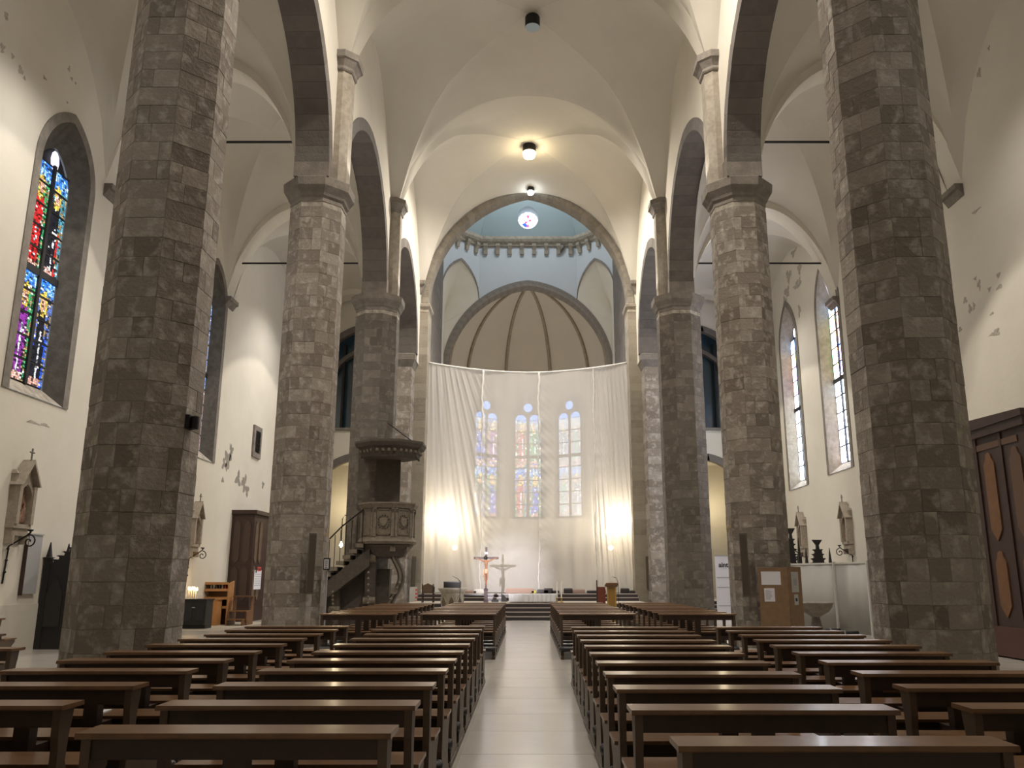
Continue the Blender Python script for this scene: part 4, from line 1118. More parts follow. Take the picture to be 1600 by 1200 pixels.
for f in (6, 7):
    an = f * PI / 4 + PI / 8 * (1 if f == 6 else 1); c2 = (PXC + .78 * math.cos(an), PYC + .78 * math.sin(an))
    B().loft([[(c2[0] + d * math.cos(an) + .09 * k2 * -math.sin(an), c2[1] + d * math.sin(an) + .09 * k2 * math.cos(an), z) for d, k2 in ((-.25, -1), (.06, -1), (.06, 1), (-.25, 1))] for z in (zc0 - .28, zc0 - .04)]).obj('scroll_bracket', M['pul'], pu)
B().box(-6.9, -4.7, 29.0, 29.4, 0, 1.9).obj('base_wall', M['pul_d'], pu)
for i in range(7):
    x = -5.55 - i * .21; z = zc0 - .02 - i * .19
    B().box(x - .22, x + .03, 28.35, 29.3, z - .13, z).obj('stair_step', M['pul'], pu)
b = B(); b.prism([(-5.3, zc0 - .15), (-7.0, zc0 - 1.5), (-7.0, zc0 - 1.75), (-6.6, zc0 - 1.75), (-5.3, zc0 - .75)], 28.42, 29.25, 'y'); b.obj('stair_string', M['pul_d'], pu)
hr = [aY(515, 884, 28.35), aY(515, 842, 28.35), aY(535, 822, 28.35), aY(568, 796, 28.35)]
B().tube([hr[1], hr[2], hr[3]], .025).obj('handrail', M['iron'], pu)
for i in range(7):
    t = i / 6; p_ = Vector(hr[1]).lerp(Vector(hr[3]), t); zb2 = zc0 - .02 - max(0, (-5.55 - p_.x) / .21) * .19
    B().tube([(p_.x, 28.36, min(zb2, p_.z - .6)), (p_.x, 28.36, p_.z - .03 + .1 * math.sin(t * PI) * 0)], .012).obj('baluster', M['iron'], pu)

# ------------------------------------------------------------------ altar, crucifix, ambo, lectern ...
al = E('altar', 'low altar table under a white cloth at the top of the steps', 'altar', (0, 35.2, .62))
q0, q1 = aY(795, 929, 34.75), aY(869, 929, 34.75); zt2 = q0.z
B().box(q0.x + .05, q1.x - .05, 34.8, 35.5, .62, zt2 - .02).obj('altar_block', M['marble'], al)
b = B(); b.box(q0.x - .02, q1.x + .02, 34.72, 35.55, zt2 - .015, zt2 + .015); b.obj('cloth_top', M['white'], al)
b = B(); n = 60; rings = []
for i in range(n + 1):
    x = q0.x + (q1.x - q0.x) * i / n; w_ = .012 * math.sin(i * 1.1) + .008 * math.sin(i * 2.7); rings.append([(x, 34.71 + w_, zt2 + .012), (x, 34.72 + w_, zt2 + .012), (x, 34.73 + w_ * 2, .66), (x, 34.71 + w_ * 2, .66)])
b.loft(rings).obj('cloth_drop', M['white'], al)
for i, px in enumerate((870.5, 877.5)):
    q = aY(px, 936, 34.75); t = E('candlestick', ['tall white candle on a brass stand just right of the altar', 'outer tall white candle on a brass stand, farther from the altar'][i], 'candlestick', (q.x, 34.9 + i * .1, .62), 0, 'candles beside the altar')
    yy = 34.9 + i * .1
    B().lathe([(.09, 0), (.1, .02), (.03, .06), (.02, .12), (.045, .16), (.05, .18), (.02, .2)], 10, (q.x, yy, .62)).obj('brass_stand', M['brass'], t)
    B().lathe([(.026, .18), (.026, aY(px, 909, yy).z - .62), (.004, aY(px, 909, yy).z - .6)], 8, (q.x, yy, .62)).obj('candle', M['candle'], t)
# crucifix
cq = aY(759, 940, 35.4); cxx = cq.x; ctopz = aY(759, 855, 35.4).z; yc_ = 35.4
cr_ = E('crucifix', 'standing wooden crucifix with a carved figure, in front of the white curtain', 'crucifix', (cxx, yc_, .62))
H_ = ctopz - .62
B().loft([[(cxx + a_ * r, yc_ + c_ * r, z) for a_, c_ in ((-1, -1), (1, -1), (1, 1), (-1, 1))] for r, z in ((.09, .62), (.09, .68), (.07, .72), (.07, 1.08), (.09, 1.1), (.09, 1.14), (.05, 1.18))]).obj('foot_block', M['cross'], cr_)
B().box(cxx - .042, cxx + .042, yc_ - .02, yc_ + .02, 1.1, ctopz).obj('upright', M['cross'], cr_)
zarm = aY(759, 872, 35.4).z
B().box(cxx - .52, cxx + .52, yc_ - .022, yc_ + .022, zarm - .045, zarm + .045).obj('crossbar', M['cross'], cr_)
B().box(cxx - .06, cxx + .06, yc_ - .035, yc_ - .02, zarm + .16, zarm + .25).obj('title_plate', M['paper'], cr_)
# carved figure: one skinned surface
def skin_fig(name, verts, edges, rad, m_, par, sub=1):
    me = bpy.data.meshes.new(name); off = par.location
    me.from_pydata([(v[0] - off.x, v[1] - off.y, v[2] - off.z) for v in verts], edges, []); me.materials.append(m_)
    o = bpy.data.objects.new(name, me); C.objects.link(o); o.parent = par
    sk = o.modifiers.new('skin', 'SKIN'); sk.use_smooth_shade = True
    for i, r in enumerate(rad): me.skin_vertices[0].data[i].radius = (r, r)
    me.skin_vertices[0].data[0].use_root = True
    ss = o.modifiers.new('sub', 'SUBSURF'); ss.levels = sub; ss.render_levels = sub
    return o
me_tmp = None
fy = yc_ - .075; za = zarm
V_ = [(0, za - .52), (0.005, za - .38), (0, za - .22), (0, za - .13), (-.02, za - .08), (-.025, za + .0),      # pelvis, waist, chest, neck base, neck, head
      (-.10, za - .13), (-.26, za - .06), (-.45, za + .0), (.10, za - .13), (.26, za - .06), (.45, za + .0),
      (-.05, za - .58), (-.03, za - .80), (-.01, za - 1.06), (.05, za - .58), (.05, za - .80), (.01, za - 1.08), (0, za - 1.14)]
verts = [(cxx + a_, fy - (.03 if i in (13, 16) else 0) - (.02 if i == 5 else 0), z) for i, (a_, z) in enumerate(V_)]
ed = [(0, 1), (1, 2), (2, 3), (3, 4), (4, 5), (3, 6), (6, 7), (7, 8), (3, 9), (9, 10), (10, 11), (0, 12), (12, 13), (13, 14), (0, 15), (15, 16), (16, 17), (17, 18)]
rad = [.055, .05, .075, .045, .032, .052, .038, .026, .018, .038, .026, .018, .042, .032, .022, .042, .032, .022, .02]
def skin_ok():
    me = bpy.data.meshes.new('body'); off = cr_.location
    me.from_pydata([(v[0] - off.x, v[1] - off.y, v[2] - off.z) for v in verts], ed, []); me.materials.append(M['skin'])
    o = bpy.data.objects.new('figure', me); C.objects.link(o); o.parent = cr_
    sk = o.modifiers.new('skin', 'SKIN'); sk.use_smooth_shade = True
    if not me.skin_vertices: return o
    for i, r in enumerate(rad): me.skin_vertices[0].data[i].radius = (r, r)
    ss = o.modifiers.new('sub', 'SUBSURF'); ss.levels = 1; ss.render_levels = 2
    return o
skin_ok()
B().lathe([(.06, -.02), (.075, .03), (.066, .10), (.02, .14)], 10, (cxx - .025, fy - .0, za - .04)).obj('hair', M['black'], cr_, smooth=True)
b = B(); b.loft([[(cxx + r * 1.1 * math.cos(2 * PI * i / 10), fy + r * .8 * math.sin(2 * PI * i / 10), za + z) for i in range(10)] for r, z in ((.068, -.44), (.075, -.5), (.078, -.56), (.08, -.63))]); b.box(cxx - .13, cxx - .09, fy - .06, fy, za - .78, za - .46)
b.obj('loincloth', M['skinl'], cr_, smooth=True)

am = E('ambo', 'octagonal marble ambo with pointed arch panels, left of the centre aisle', 'ambo', (-3.0, 32.3, 0))
q = aY(706, 920, 32.0); ax0 = q.x; zt3 = q.z; hw_ = .46
B().loft([[(ax0 + p[0], 32.3 + p[1], z) for p in octa(r)] for r, z in ((.46, 0), (.46, .12), (.40, .18), (.40, zt3 - .16), (.46, zt3 - .1), (.52, zt3 - .02), (.52, zt3 + .02), (.4, zt3 + .03))]).obj('body', M['marble'], am)
for f in (5, 6, 7, 4, 0):
    an = f * PI / 4; mt = Matrix.Translation((ax0 + .40 * math.cos(an), 32.3 + .40 * math.sin(an), 0)) @ Matrix.Rotation(an, 4, 'Z')
    B().prism([(-.1, .3), (.1, .3), (.1, zt3 - .5), (.06, zt3 - .38), (0, zt3 - .28), (-.06, zt3 - .38), (-.1, zt3 - .5)], -.01, .012, 'x', mt).obj('arch_inlay', M['marble_d'], am)
    B().prism([(-.16, zt3 - .48), (-.13, zt3 - .52), (0, zt3 - .28), (.13, zt3 - .52), (.16, zt3 - .48), (0, zt3 - .2)], 0, .03, 'x', mt).obj('gable', M['marble'], am)
t = E('reading_case', 'flat black case lying on top of the marble ambo', 'case', (ax0, 32.2, zt3 + .035))
B().box(ax0 - .31, ax0 + .31, 32.0, 32.4, zt3 + .035, zt3 + .25).obj('case_body', M['black'], t); B().box(ax0 - .32, ax0 + .32, 31.99, 32.41, zt3 + .235, zt3 + .265).obj('case_lid', M['pad'], t)
t = E('microphone', 'black microphone on a thin stand in front of the marble ambo', 'microphone', (ax0 + .33, 31.7, 0))
xm = ax0 + .33
B().lathe([(.12, 0), (.12, .02), (.015, .03)], 12, (xm, 31.7, 0)).obj('stand_base', M['iron'], t)
B().tube([(xm, 31.7, .02), (xm, 31.7, zt3 + .25)], .012).obj('stand_pole', M['iron'], t)
B().tube([(xm, 31.7, zt3 + .25), (xm - .08, 31.68, zt3 + .36), (xm - .28, 31.66, zt3 + .46)], [.02, .01, .008]).obj('gooseneck', M['iron'], t)
def chair(x, y, z, lab):
    t = E('armchair', lab, 'chair', (x, y, z))
    for sx in (-1, 1):
        for sy in (-1, 1):
            B().box(x + sx * .22 - .02, x + sx * .22 + .02, y + sy * .2 - .02, y + sy * .2 + .02, z, z + (.74 if sy < 0 else .60)).obj('leg', M['conf'], t)
        B().box(x + sx * .22 - .025, x + sx * .22 + .025, y - .22, y + .22, z + .60, z + .63).obj('armrest', M['conf'], t)
    B().box(x - .24, x + .24, y - .22, y + .22, z + .36, z + .42).obj('seat', M['conf_q'], t)
    pts = [(x - .2, z + .42), (x + .2, z + .42), (x + .2, z + .68), (x + .1, z + .72), (x, z + .77), (x - .1, z + .72), (x - .2, z + .68)]
    B().prism(pts, y - .21, y - .17, 'y').obj('backrest', M['conf_q'], t)
    return t
q = aY(669, 929, 35.2); chair(q.x, 35.2, .62, 'dark wooden armchair with a shaped padded back beside the marble ambo')
q = aY(955, 915, 32.4); lx = q.x; lz = q.z
t = E('lectern', 'gilded wooden lectern with a lit book rest, right of the centre aisle', 'lectern', (lx, 32.4, 0))
B().box(lx - .17, lx + .17, 32.25, 32.55, 0, .06).obj('base', M['gold'], t)
B().box(lx - .12, lx + .12, 32.3, 32.5, .06, lz - .05).obj('column', M['gold2'], t)
for sx in (-1, 1): B().box(lx + sx * .15 - .025, lx + sx * .15 + .025, 32.27, 32.32, .06, lz - .05).obj('column_edge', M['gold'], t)
B().loft([[(lx - .2, 32.2, lz - .05), (lx + .2, 32.2, lz - .05), (lx + .2, 32.6, lz - .05), (lx - .2, 32.6, lz - .05)], [(lx - .24, 32.15, lz + .03), (lx + .24, 32.15, lz + .03), (lx + .24, 32.65, lz - .01), (lx - .24, 32.65, lz - .01)], [(lx - .22, 32.15, lz + .10), (lx + .22, 32.15, lz + .10), (lx + .22, 32.65, lz + .03), (lx - .22, 32.65, lz + .03)]]).obj('book_rest', M['conf_p'], t)
t = E('open_book', 'open book lying on the gilded lectern', 'book', (lx + .06, 32.4, lz + .12))
for sx in (-1, 1): B().box(0, .13, -.09, .09, 0, .03, Matrix.Translation((lx + .06, 32.35, lz + .10)) @ Matrix.Rotation(0 if sx > 0 else PI, 4, 'Z') @ Matrix.Rotation(-.12, 4, 'Y')).obj('page_block', M['candle'], t)
t = E('upright_board', 'reddish brown upright panel standing beside the gilded lectern', 'panel', (lx - .36, 32.7, 0))
B().box(lx - .52, lx - .2, 32.68, 32.74, 0, lz - .05).obj('board', M['conf_p2'], t); B().box(lx - .54, lx - .5, 32.66, 32.76, 0, lz + .2).obj('post', M['conf'], t)
t = E('microphone', 'thin gooseneck microphone rising behind the gilded lectern', 'microphone', (lx + .3, 32.7, 0))
B().tube([(lx + .3, 32.7, 0), (lx + .3, 32.7, lz + .1), (lx + .22, 32.6, lz + .28), (lx + .05, 32.5, lz + .33)], .01).obj('stand_pole', M['iron'], t)
B().lathe([(.1, 0), (.1, .02), (.012, .03)], 10, (lx + .3, 32.7, 0)).obj('stand_base', M['iron'], t)
t = E('floor_monitor', 'small black wedge speaker on the platform beside the altar', 'speaker', (aY(800, 936, 36).x - 1.05, 36.2, .62))
q = aY(787, 934, 36.4)
B().prism([(q.x - .1, .62), (q.x + .16, .62), (q.x + .05, .86), (q.x - .1, .95)], 36.3, 36.6, 'y').obj('wedge_body', M['black'], t)
B().box(q.x - .08, q.x + .02, 36.28, 36.3, .68, .88).obj('grille', M['iron'], t)
t = E('cable_box', 'low black box on the platform between crucifix and altar', 'box', (aY(771, 938, 36).x, 36, .62))
B().box(aY(768, 938, 36).x, aY(775, 938, 36).x + .1, 35.95, 36.15, .62, .72).obj('lid_box', M['black'], t)
its = [(735, 'pink', 'bundled pale rag', .5), (748, 'palewood', 'pale crumpled sheet', .45), (812, 'pink', 'long pinkish plank', 1.3), (834, 'yellow', 'small yellow container', .2), (848, 'step', 'dark rolled mat', .5), (857, 'step', 'dark folded mat', .4), (868, 'step', 'black crate', .35),
       (905, 'pink', 'short pinkish plank', .55), (888, 'step', 'black tool case', .4), (925, 'step', 'dark grey crate', .45), (940, 'step', 'dark grey bin', .4), (977, 'step', 'black plastic crate', .4), (992, 'step', 'black storage box', .45), (664, 'palewood', 'cream bundle', .4)]
for i, (px, m_, lab, w) in enumerate(its):
    q = aY(px, 925, 39.0); x = q.x; h_ = .12 + .05 * (i % 3)
    t = E(lab.split()[-1], lab + ' lying at the foot of the curtain, ' + (['left of the crucifix', 'behind the altar', 'right of the altar'][0 if px < 760 else 1 if px < 870 else 2]), lab.split()[-1], (x, 39.2, .92), 0, 'clutter at the foot of the curtain')
    b = B(); b.loft([[(x - w / 2 * r, 39.2 - .12 * r, z), (x + w / 2 * r, 39.2 - .12 * r, z), (x + w / 2 * r, 39.2 + .12 * r, z), (x - w / 2 * r, 39.2 + .12 * r, z)] for r, z in ((.96, .92), (1, .94), (1, .92 + h_ * .8), (.9, .92 + h_))])
    b.obj('body', M[m_], t)
    B().box(x - w * .3, x + w * .3, 39.1, 39.28, .92 + h_, .925 + h_).obj('top', M['grey'] if m_ == 'step' else M[m_], t)


# ------------------------------------------------------------------ things fixed to the piers
def medal(x, y, z, nx, lab, r=.235):
    """round stone frame with a gilt cross; nx = +1/-1 facing direction along X"""
    t = E('consecration_cross', lab, 'cross', (x, y, z))
    b = B(); rings = []
    for i in range(29):
        a = 2 * PI * i / 28; c_, s_ = math.cos(a), math.sin(a)
        rings.append([(x + nx * d, y + q * c_, z + q * s_) for q, d in ((r, 0), (r, .02), (r * .88, .03), (r * .80, .01), (r * .80, 0))])
    b.loft(rings, cap=False).obj('round_frame', M['trim'], t)
    B().loft([[(x + nx * d, y + r * .82 * math.cos(2 * PI * i / 20), z + r * .82 * math.sin(2 * PI * i / 20)) for i in range(20)] for d in (-.01, .012)]).obj('disc', M['discgold'], t)
    for k_ in range(4):
        a = k_ * PI / 2; mt = Matrix.Translation((x + nx * .012, y, z)) @ Matrix.Rotation(a, 4, 'X')
        pr = [(-.02, .01), (.02, .01), (.022, r * .45), (.06, r * .62), (.02, r * .68), (0, r * .74), (-.02, r * .68), (-.06, r * .62), (-.022, r * .45)]
        B().prism(pr, 0, nx * .02, 'x', mt).obj('cross_arm', M['dullgold'], t)
q = aX(286, 771, -5.02); medal(-5.03, q.y, q.z, 1, 'round framed gilt cross on the nearest left pier')
q = aX(1357, 771, 5.02); medal(5.03, q.y, q.z, -1, 'round framed gilt cross on the nearest right pier')
q = aX(511, 832, -4.84); medal(-5.035, 21.0, q.z, 1, 'round framed gilt cross on the second left pier')
q = aX(1140, 820, 4.84); medal(5.035, 21.0, q.z, -1, 'round framed gilt cross on the second right pier')

def column_speaker(p_, h, rz, lab, tilt=.07):
    t = E('column_speaker', lab, 'speaker', p_, rz)
    mt = Matrix.Rotation(tilt, 4, 'X')
    B().box(-.085, .085, -.12, 0, -h / 2, h / 2, mt).obj('cabinet', M['speaker'], t, local=True)
    B().box(-.07, .07, -.127, -.12, -h / 2 + .04, h / 2 - .04, mt).obj('grille', M['grille'], t, local=True)
    for z in (-h * .3, h * .3): B().box(-.02, .02, 0, .12, z - .02, z + .02).obj('wall_bracket', M['iron'], t, local=True)
q = aY(487, 880, 20.35); column_speaker((q.x, 20.28, q.z), 1.42, .35, 'tall taupe column speaker on the second left pier')
q = aY(1163, 882, 20.35); column_speaker((q.x, 20.28, q.z), 1.48, -.35, 'tall taupe column speaker on the second right pier')
q = aY(646, 893, 38.8); column_speaker((q.x, 38.8, q.z), 1.4, .3, 'column speaker on the left chancel pier')
q = aY(1013, 895, 38.8); column_speaker((q.x, 38.8, q.z), 1.5, -.3, 'column speaker on the right chancel pier')

q0 = aY(508, 882, 20.6)
t = E('sign_box', 'small white sign box on a thin pole beside the second left pier', 'sign', (-4.74, 20.6, 0))
B().box(-4.93, -4.78, 20.5, 20.6, q0.z - .13, q0.z + .15).obj('case', M['iron'], t); B().box(-4.91, -4.80, 20.49, 20.5, q0.z - .10, q0.z + .12).obj('white_face', M['paper'], t)
B().box(-4.88, -4.83, 20.55, 20.6, 0, q0.z - .15).obj('pole', M['grey'], t); B().box(-4.95, -4.72, 20.4, 20.72, 0, .03).obj('foot', M['iron'], t)
for k_ in range(4): B().box(-4.89, -4.82, 20.485, 20.49, q0.z + .06 - k_ * .05, q0.z + .095 - k_ * .05).obj('text_line', M['greyink'], t)

# notice board
t = E('notice_board', 'brown hardboard notice board folded round the foot of the second right pier', 'board', (5.85, 20.05, 0))
B().box(5.42, 6.1, 20.07, 20.1, .0, 1.84).obj('front_panel', M['board'], t)
mt = Matrix.Translation((6.11, 20.08, 0)) @ Matrix.Rotation(PI / 4, 4, 'Z')
B().box(0, .62, -.015, .015, 0, 1.86, mt).obj('side_panel', M['board'], t)
def sheetpaper(par_lab, x0, x1, y, z0, z1, m_=None, lines=0, mt=None, extra=None, grp='papers on the notice board'):
    t = E('notice', par_lab, 'paper', (0, 0, 0), 0, grp)
    mt = mt or Matrix.Identity(4); I = mt
    c_ = I @ Vector(((x0 + x1) / 2, y, z0)); t.location = c_
    B().box(x0, x1, y, y + .003, z0, z1, I).obj('sheet', M[m_ or 'paper'], t)
    for i in range(lines):
        z = z1 - (z1 - z0) * (.18 + .72 * i / max(lines, 1)); w_ = random.uniform(.55, .9)
        B().box(x0 + (x1 - x0) * .12, x0 + (x1 - x0) * (.12 + .76 * w_), y - .002, y, z - .006, z + .004, I).obj('text_line', M['greyink'], t)
    if extra: B().box(x0 + (x1 - x0) * .3, x0 + (x1 - x0) * .75, y - .0025, y, z0 + (z1 - z0) * .35, z0 + (z1 - z0) * .65, I).obj('printed_mark', M[extra], t)
a_, c_ = aY(1190, 914, 20.07), aY(1219, 893, 20.07); sheetpaper('white landscape sheet pinned at the top of the brown notice board', a_.x, c_.x, 20.066, a_.z, c_.z)
a_, c_ = aY(1195, 940, 20.07), aY(1210, 919, 20.07); sheetpaper('white portrait sheet below the landscape sheet on the brown notice board', a_.x, c_.x, 20.066, a_.z, c_.z, None, 8)
sheetpaper('greyish printed sheet on the folded side of the notice board', .12, .46, -.02, 1.27, 1.74, 'grey_l', 6, mt, 'greyink')
sheetpaper('small photo card below the sheet on the folded side of the notice board', .2, .4, -.02, .98, 1.22, 'grey_l', 0, mt, 'ink')

# ------------------------------------------------------------------ stations of the cross, wrought brackets
def shrine(s, px, py, lab, blab):
    xw = WL if s < 0 else WR
    q = aX(px, py, xw - s * .2); yc = q.y; z0 = q.z      # centre of the picture niche
    sc = .9
    t = E('station_shrine', lab, 'shrine', (xw, yc, z0))
    def X(d): return xw - s * d
    def bx(d0, d1, y0, y1, za, zb, n, m_): x0, x1 = sorted((X(d0), X(d1))); B().box(x0, x1, yc + y0 * sc, yc + y1 * sc, z0 + za * sc, z0 + zb * sc).obj(n, M[m_], t)
    bx(0, .20, -.36, .36, -.62, -.52, 'base_moulding', 'shrine'); bx(0, .16, -.33, .33, -.80, -.62, 'inscribed_base', 'shrine')
    for sy in (-1, 1):
        bx(0, .24, sy * .30 - .06, sy * .30 + .06, -.52, .42, 'pilaster', 'shrine'); bx(.0, .20, sy * .30 - .03, sy * .30 + .03, -1.0, -.80, 'lower_corbel', 'shrine')
        B().loft([[(X(d), yc + sc * (sy * .34 + a_), z0 + z * sc) for d, a_ in ((.0, -r), (.0, r), (2 * r + .06, r), (2 * r + .06, -r))] for r, z in ((.045, .42), (.05, .46), (.03, .50), (.03, .68), (.045, .70), (.008, .80))]).obj('pinnacle', M['shrine'], t)
    bx(0, .06, -.26, .26, -.52, .42, 'niche_back', 'relief')
    # figures of the relief
    rr_ = random.Random(px)
    for i in range(5):
        y_ = -.16 + .08 * i; h_ = rr_.uniform(.3, .55)
        B().lathe([(.03, -.5 * sc), (.055, (-.45) * sc), (.045, (-.5 + h_ * .7) * sc), (.02, (-.5 + h_ * .8) * sc), (.032, (-.5 + h_ * .88) * sc), (.005, (-.5 + h_) * sc)], 8, (X(.09), yc + y_ * sc, z0)).obj('relief_figure', M['relief'], t, smooth=True)
    # pointed arch frame + gable
    b = B(); rings = []
    for sg in (-1, 1):
        e = arch_e(.24, .36); r = .24 + e; am = math.acos(e / r); rings = []
        for i in range(9):
            a = am * i / 8; yy, zz = sg * (math.cos(a) * r - e), .10 + math.sin(a) * r
            yo, zo = sg * (math.cos(a) * (r + .06) - e), .10 + math.sin(a) * (r + .06)
            rings.append([(X(.05), yc + yy * sc, z0 + zz * sc), (X(.2), yc + yy * sc, z0 + zz * sc), (X(.2), yc + yo * sc, z0 + zo * sc), (X(.05), yc + yo * sc, z0 + zo * sc)])
        b.loft(rings)
    b.obj('niche_arch', M['shrine'], t)
    pr = [(-.42, .42), (-.36, .42), (0, .98), (.36, .42), (.42, .42), (0, 1.08)]
    x0, x1 = sorted((X(.02), X(.30))); B().prism([(yc + a_ * sc, z0 + c_ * sc) for a_, c_ in pr], x0, x1, 'x').obj('gable_roof', M['shrine'], t)
    x0, x1 = sorted((X(0), X(.16))); B().prism([(yc + a_ * sc, z0 + c_ * sc) for a_, c_ in [(-.34, .42), (.34, .42), (0, .96)]], x0, x1, 'x').obj('tympanum', M['shrine'], t)
    b = B(); xx = X(.2); b.tube([(xx, yc, z0 + 1.02 * sc), (xx, yc, z0 + 1.36 * sc)], .02); b.tube([(xx, yc - .08, z0 + 1.26 * sc), (xx, yc + .08, z0 + 1.26 * sc)], .018); b.obj('finial_cross', M['trim'], t)
    # candle bracket
    t2 = E('wrought_bracket', 'scrolled black iron candle bracket ' + blab, 'bracket', (xw, yc - .1, z0 - 1.0))
    yb, zb = yc - .15, z0 - 1.0
    B().tube([(X(.02), yb, zb - .75), (X(.05), yb, zb + .05), (X(.42), yb, zb + .28), (X(.5), yb, zb + .36)], .018).obj('arm', M['iron'], t2)
    sp = [(X(.48 + .15 * (1 - i / 22) * math.sin(i * .42)), yb, zb + .15 - .15 * (1 - i / 22) * math.cos(i * .42 + PI)) for i in range(20)]
    B().tube(sp, .016).obj('scroll', M['iron'], t2)
    for zz in (-.5, -.25, 0): B().lathe([(.005, -.04), (.04, 0), (.005, .04)], 6, (X(.04), yb, zb + zz)).obj('knot', M['iron'], t2)
    B().lathe([(.01, 0), (.06, .02), (.065, .05), (.01, .05)], 8, (X(.48), yb, zb + .36)).obj('drip_pan', M['iron'], t2)
shrine(-1, 40, 786, 'gothic grey-brown station of the cross shrine on the left wall nearest the camera', 'under the nearest left wall shrine, above the grey board')
shrine(-1, 309, 828, 'gothic grey-brown station of the cross shrine beside the far left confessional', 'under the left wall shrine near the bookshelf')
shrine(1, 1319, 826, 'gothic grey-brown station of the cross shrine on the right wall above the hoarding', 'under the nearer right wall shrine, over the hoarding')
shrine(1, 1250, 836, 'gothic grey-brown station of the cross shrine on the right wall farther from the camera', 'under the farther right wall shrine beside the second pier')

# small barred window, grey board, peeled patches
q = aX(400, 691, WL); q1 = aX(397, 672, WL); t = E('barred_window', 'small square barred opening with a grey stone frame high on the left wall', 'window', (WL, q.y, q.z))
B().box(WL, WL + .08, q.y - .5, q.y + .5, q.z - .66, q.z + .66).obj('stone_frame', M['trim'], t)
B().box(WL + .06, WL + .09, q.y - .3, q.y + .3, q.z - .45, q.z + .45).obj('dark_pane', M['black'], t)
for i in range(3): B().box(WL + .09, WL + .11, q.y - .17 + .15 * i, q.y - .15 + .15 * i, q.z - .45, q.z + .45).obj('bar', M['iron'], t)
for i in range(4): B().box(WL + .09, WL + .11, q.y - .3, q.y + .3, q.z - .3 + .2 * i, q.z - .28 + .2 * i).obj('bar', M['iron'], t)
qa, qb = aX(52, 836, WL), aX(36, 928, WL)
t = E('grey_board', 'narrow grey board leaning on the left wall below the nearest shrine', 'board', (WL + .1, qa.y, 0))
B().box(WL + .02, WL + .07, qa.y - .28, qa.y + .28, qb.z, qa.z).obj('board', M['grey'], t); B().box(WL + .01, WL + .09, qa.y - .31, qa.y - .28, qb.z - .03, qa.z + .03).obj('edge_strip', M['conf'], t)
B().box(WL + .01, WL + .09, qa.y - .31, qa.y + .3, qa.z, qa.z + .03).obj('edge_strip', M['grey'], t)
def blotch(wall, xw, s, px, py, wpx, hpx, m_, seed, name='peeled_patch'):
    R = random.Random(seed); c_ = aX(px, py, xw); ex = aX(px + wpx, py, xw); ez = aX(px, py - hpx, xw)
    wy = abs(ex.y - c_.y); wz = abs(ez.z - c_.z); n = 26; pts = []
    for i in range(n):
        a = 2 * PI * i / n; r = .62 + .22 * math.sin(a * 3 + seed) + R.uniform(-.22, .22)
        pts.append((c_.y + wy * r * math.cos(a), c_.z + wz * r * math.sin(a)))
    x0, x1 = sorted((xw, xw - s * .006))
    B().prism(pts, x0, x1, 'x').obj(name, M[m_], wall)
for i, a_ in enumerate(((356, 718, 7, 20), (361, 705, 4, 18), (350, 725, 4, 12), (348, 750, 3, 6), (372, 748, 6, 15), (381, 755, 5, 18), (386, 766, 4, 12), (411, 757, 3, 8))): blotch(wl, WL, -1, *a_, 'grey_patch', i)
for i, a_ in enumerate(((10, 25, 5, 10), (4, 75, 6, 12), (20, 88, 4, 5), (32, 110, 6, 10), (38, 122, 3, 5), (108, 108, 3, 7), (112, 123, 3, 4), (118, 130, 2, 3), (105, 160, 2, 3), (70, 122, 5, 4), (52, 660, 14, 3), (70, 664, 10, 3))): blotch(wl, WL, -1, *a_, 'mildew', 30 + i)
for i, a_ in enumerate(((1520, 60, 6, 14), (1523, 82, 8, 10), (1512, 100, 5, 14), (1545, 75, 3, 5), (1530, 115, 5, 12), (1515, 135, 4, 12), (1500, 155, 4, 8), (1508, 175, 3, 5), (1525, 330, 10, 4), (1560, 430, 5, 6), (1530, 445, 4, 12), (1562, 448, 7, 6), (1508, 470, 5, 7), (1516, 482, 4, 10), (1522, 478, 3, 8), (1546, 452, 4, 5), (1524, 435, 3, 4), (1555, 520, 12, 8), (1550, 490, 5, 3), (1500, 515, 4, 6))): blotch(wr, WR, 1, *a_, 'mildew', 60 + i)
for i, a_ in enumerate(((1231, 372, 10, 12), (1222, 400, 7, 8), (1240, 365, 5, 10), (1232, 430, 6, 16), (1249, 420, 5, 14), (1230, 455, 6, 14), (1245, 445, 7, 10), (1250, 440, 3, 10), (1226, 470, 4, 10), (1249, 485, 3, 14), (1240, 395, 6, 8), (1216, 410, 4, 14), (1219, 240, 5, 4))): blotch(wr, WR, 1, *a_, 'mildew', 90 + i)

# ------------------------------------------------------------------ confessionals and black gothic furniture
def lozenge(w, h): return [(-w / 2, -h / 2 + w * .6), (-w * .3, -h / 2 + w * .35), (0, -h / 2), (w * .3, -h / 2 + w * .35), (w / 2, -h / 2 + w * .6), (w / 2, h / 2 - w * .6), (w * .3, h / 2 - w * .35), (w * .22, h / 2 - w * .1), (0, h / 2), (-w * .22, h / 2 - w * .1), (-w * .3, h / 2 - w * .35), (-w / 2, h / 2 - w * .6)]
ztc = aY(393, 797, 32.4).z
t = E('confessional', 'tall dark wooden confessional against the left wall beyond the bookshelf', 'confessional', (-11.0, 33.2, 0))
xr = aY(393, 880, 32.4).x
B().box(WL, xr, 32.4, 34.6, .0, ztc - .15).obj('cabinet', M['conf'], t); B().box(WL, xr + .1, 32.3, 34.7, ztc - .15, ztc).obj('cornice', M['conf'], t); B().box(WL, xr + .04, 32.36, 34.6, .0, .55).obj('plinth', M['conf'], t)
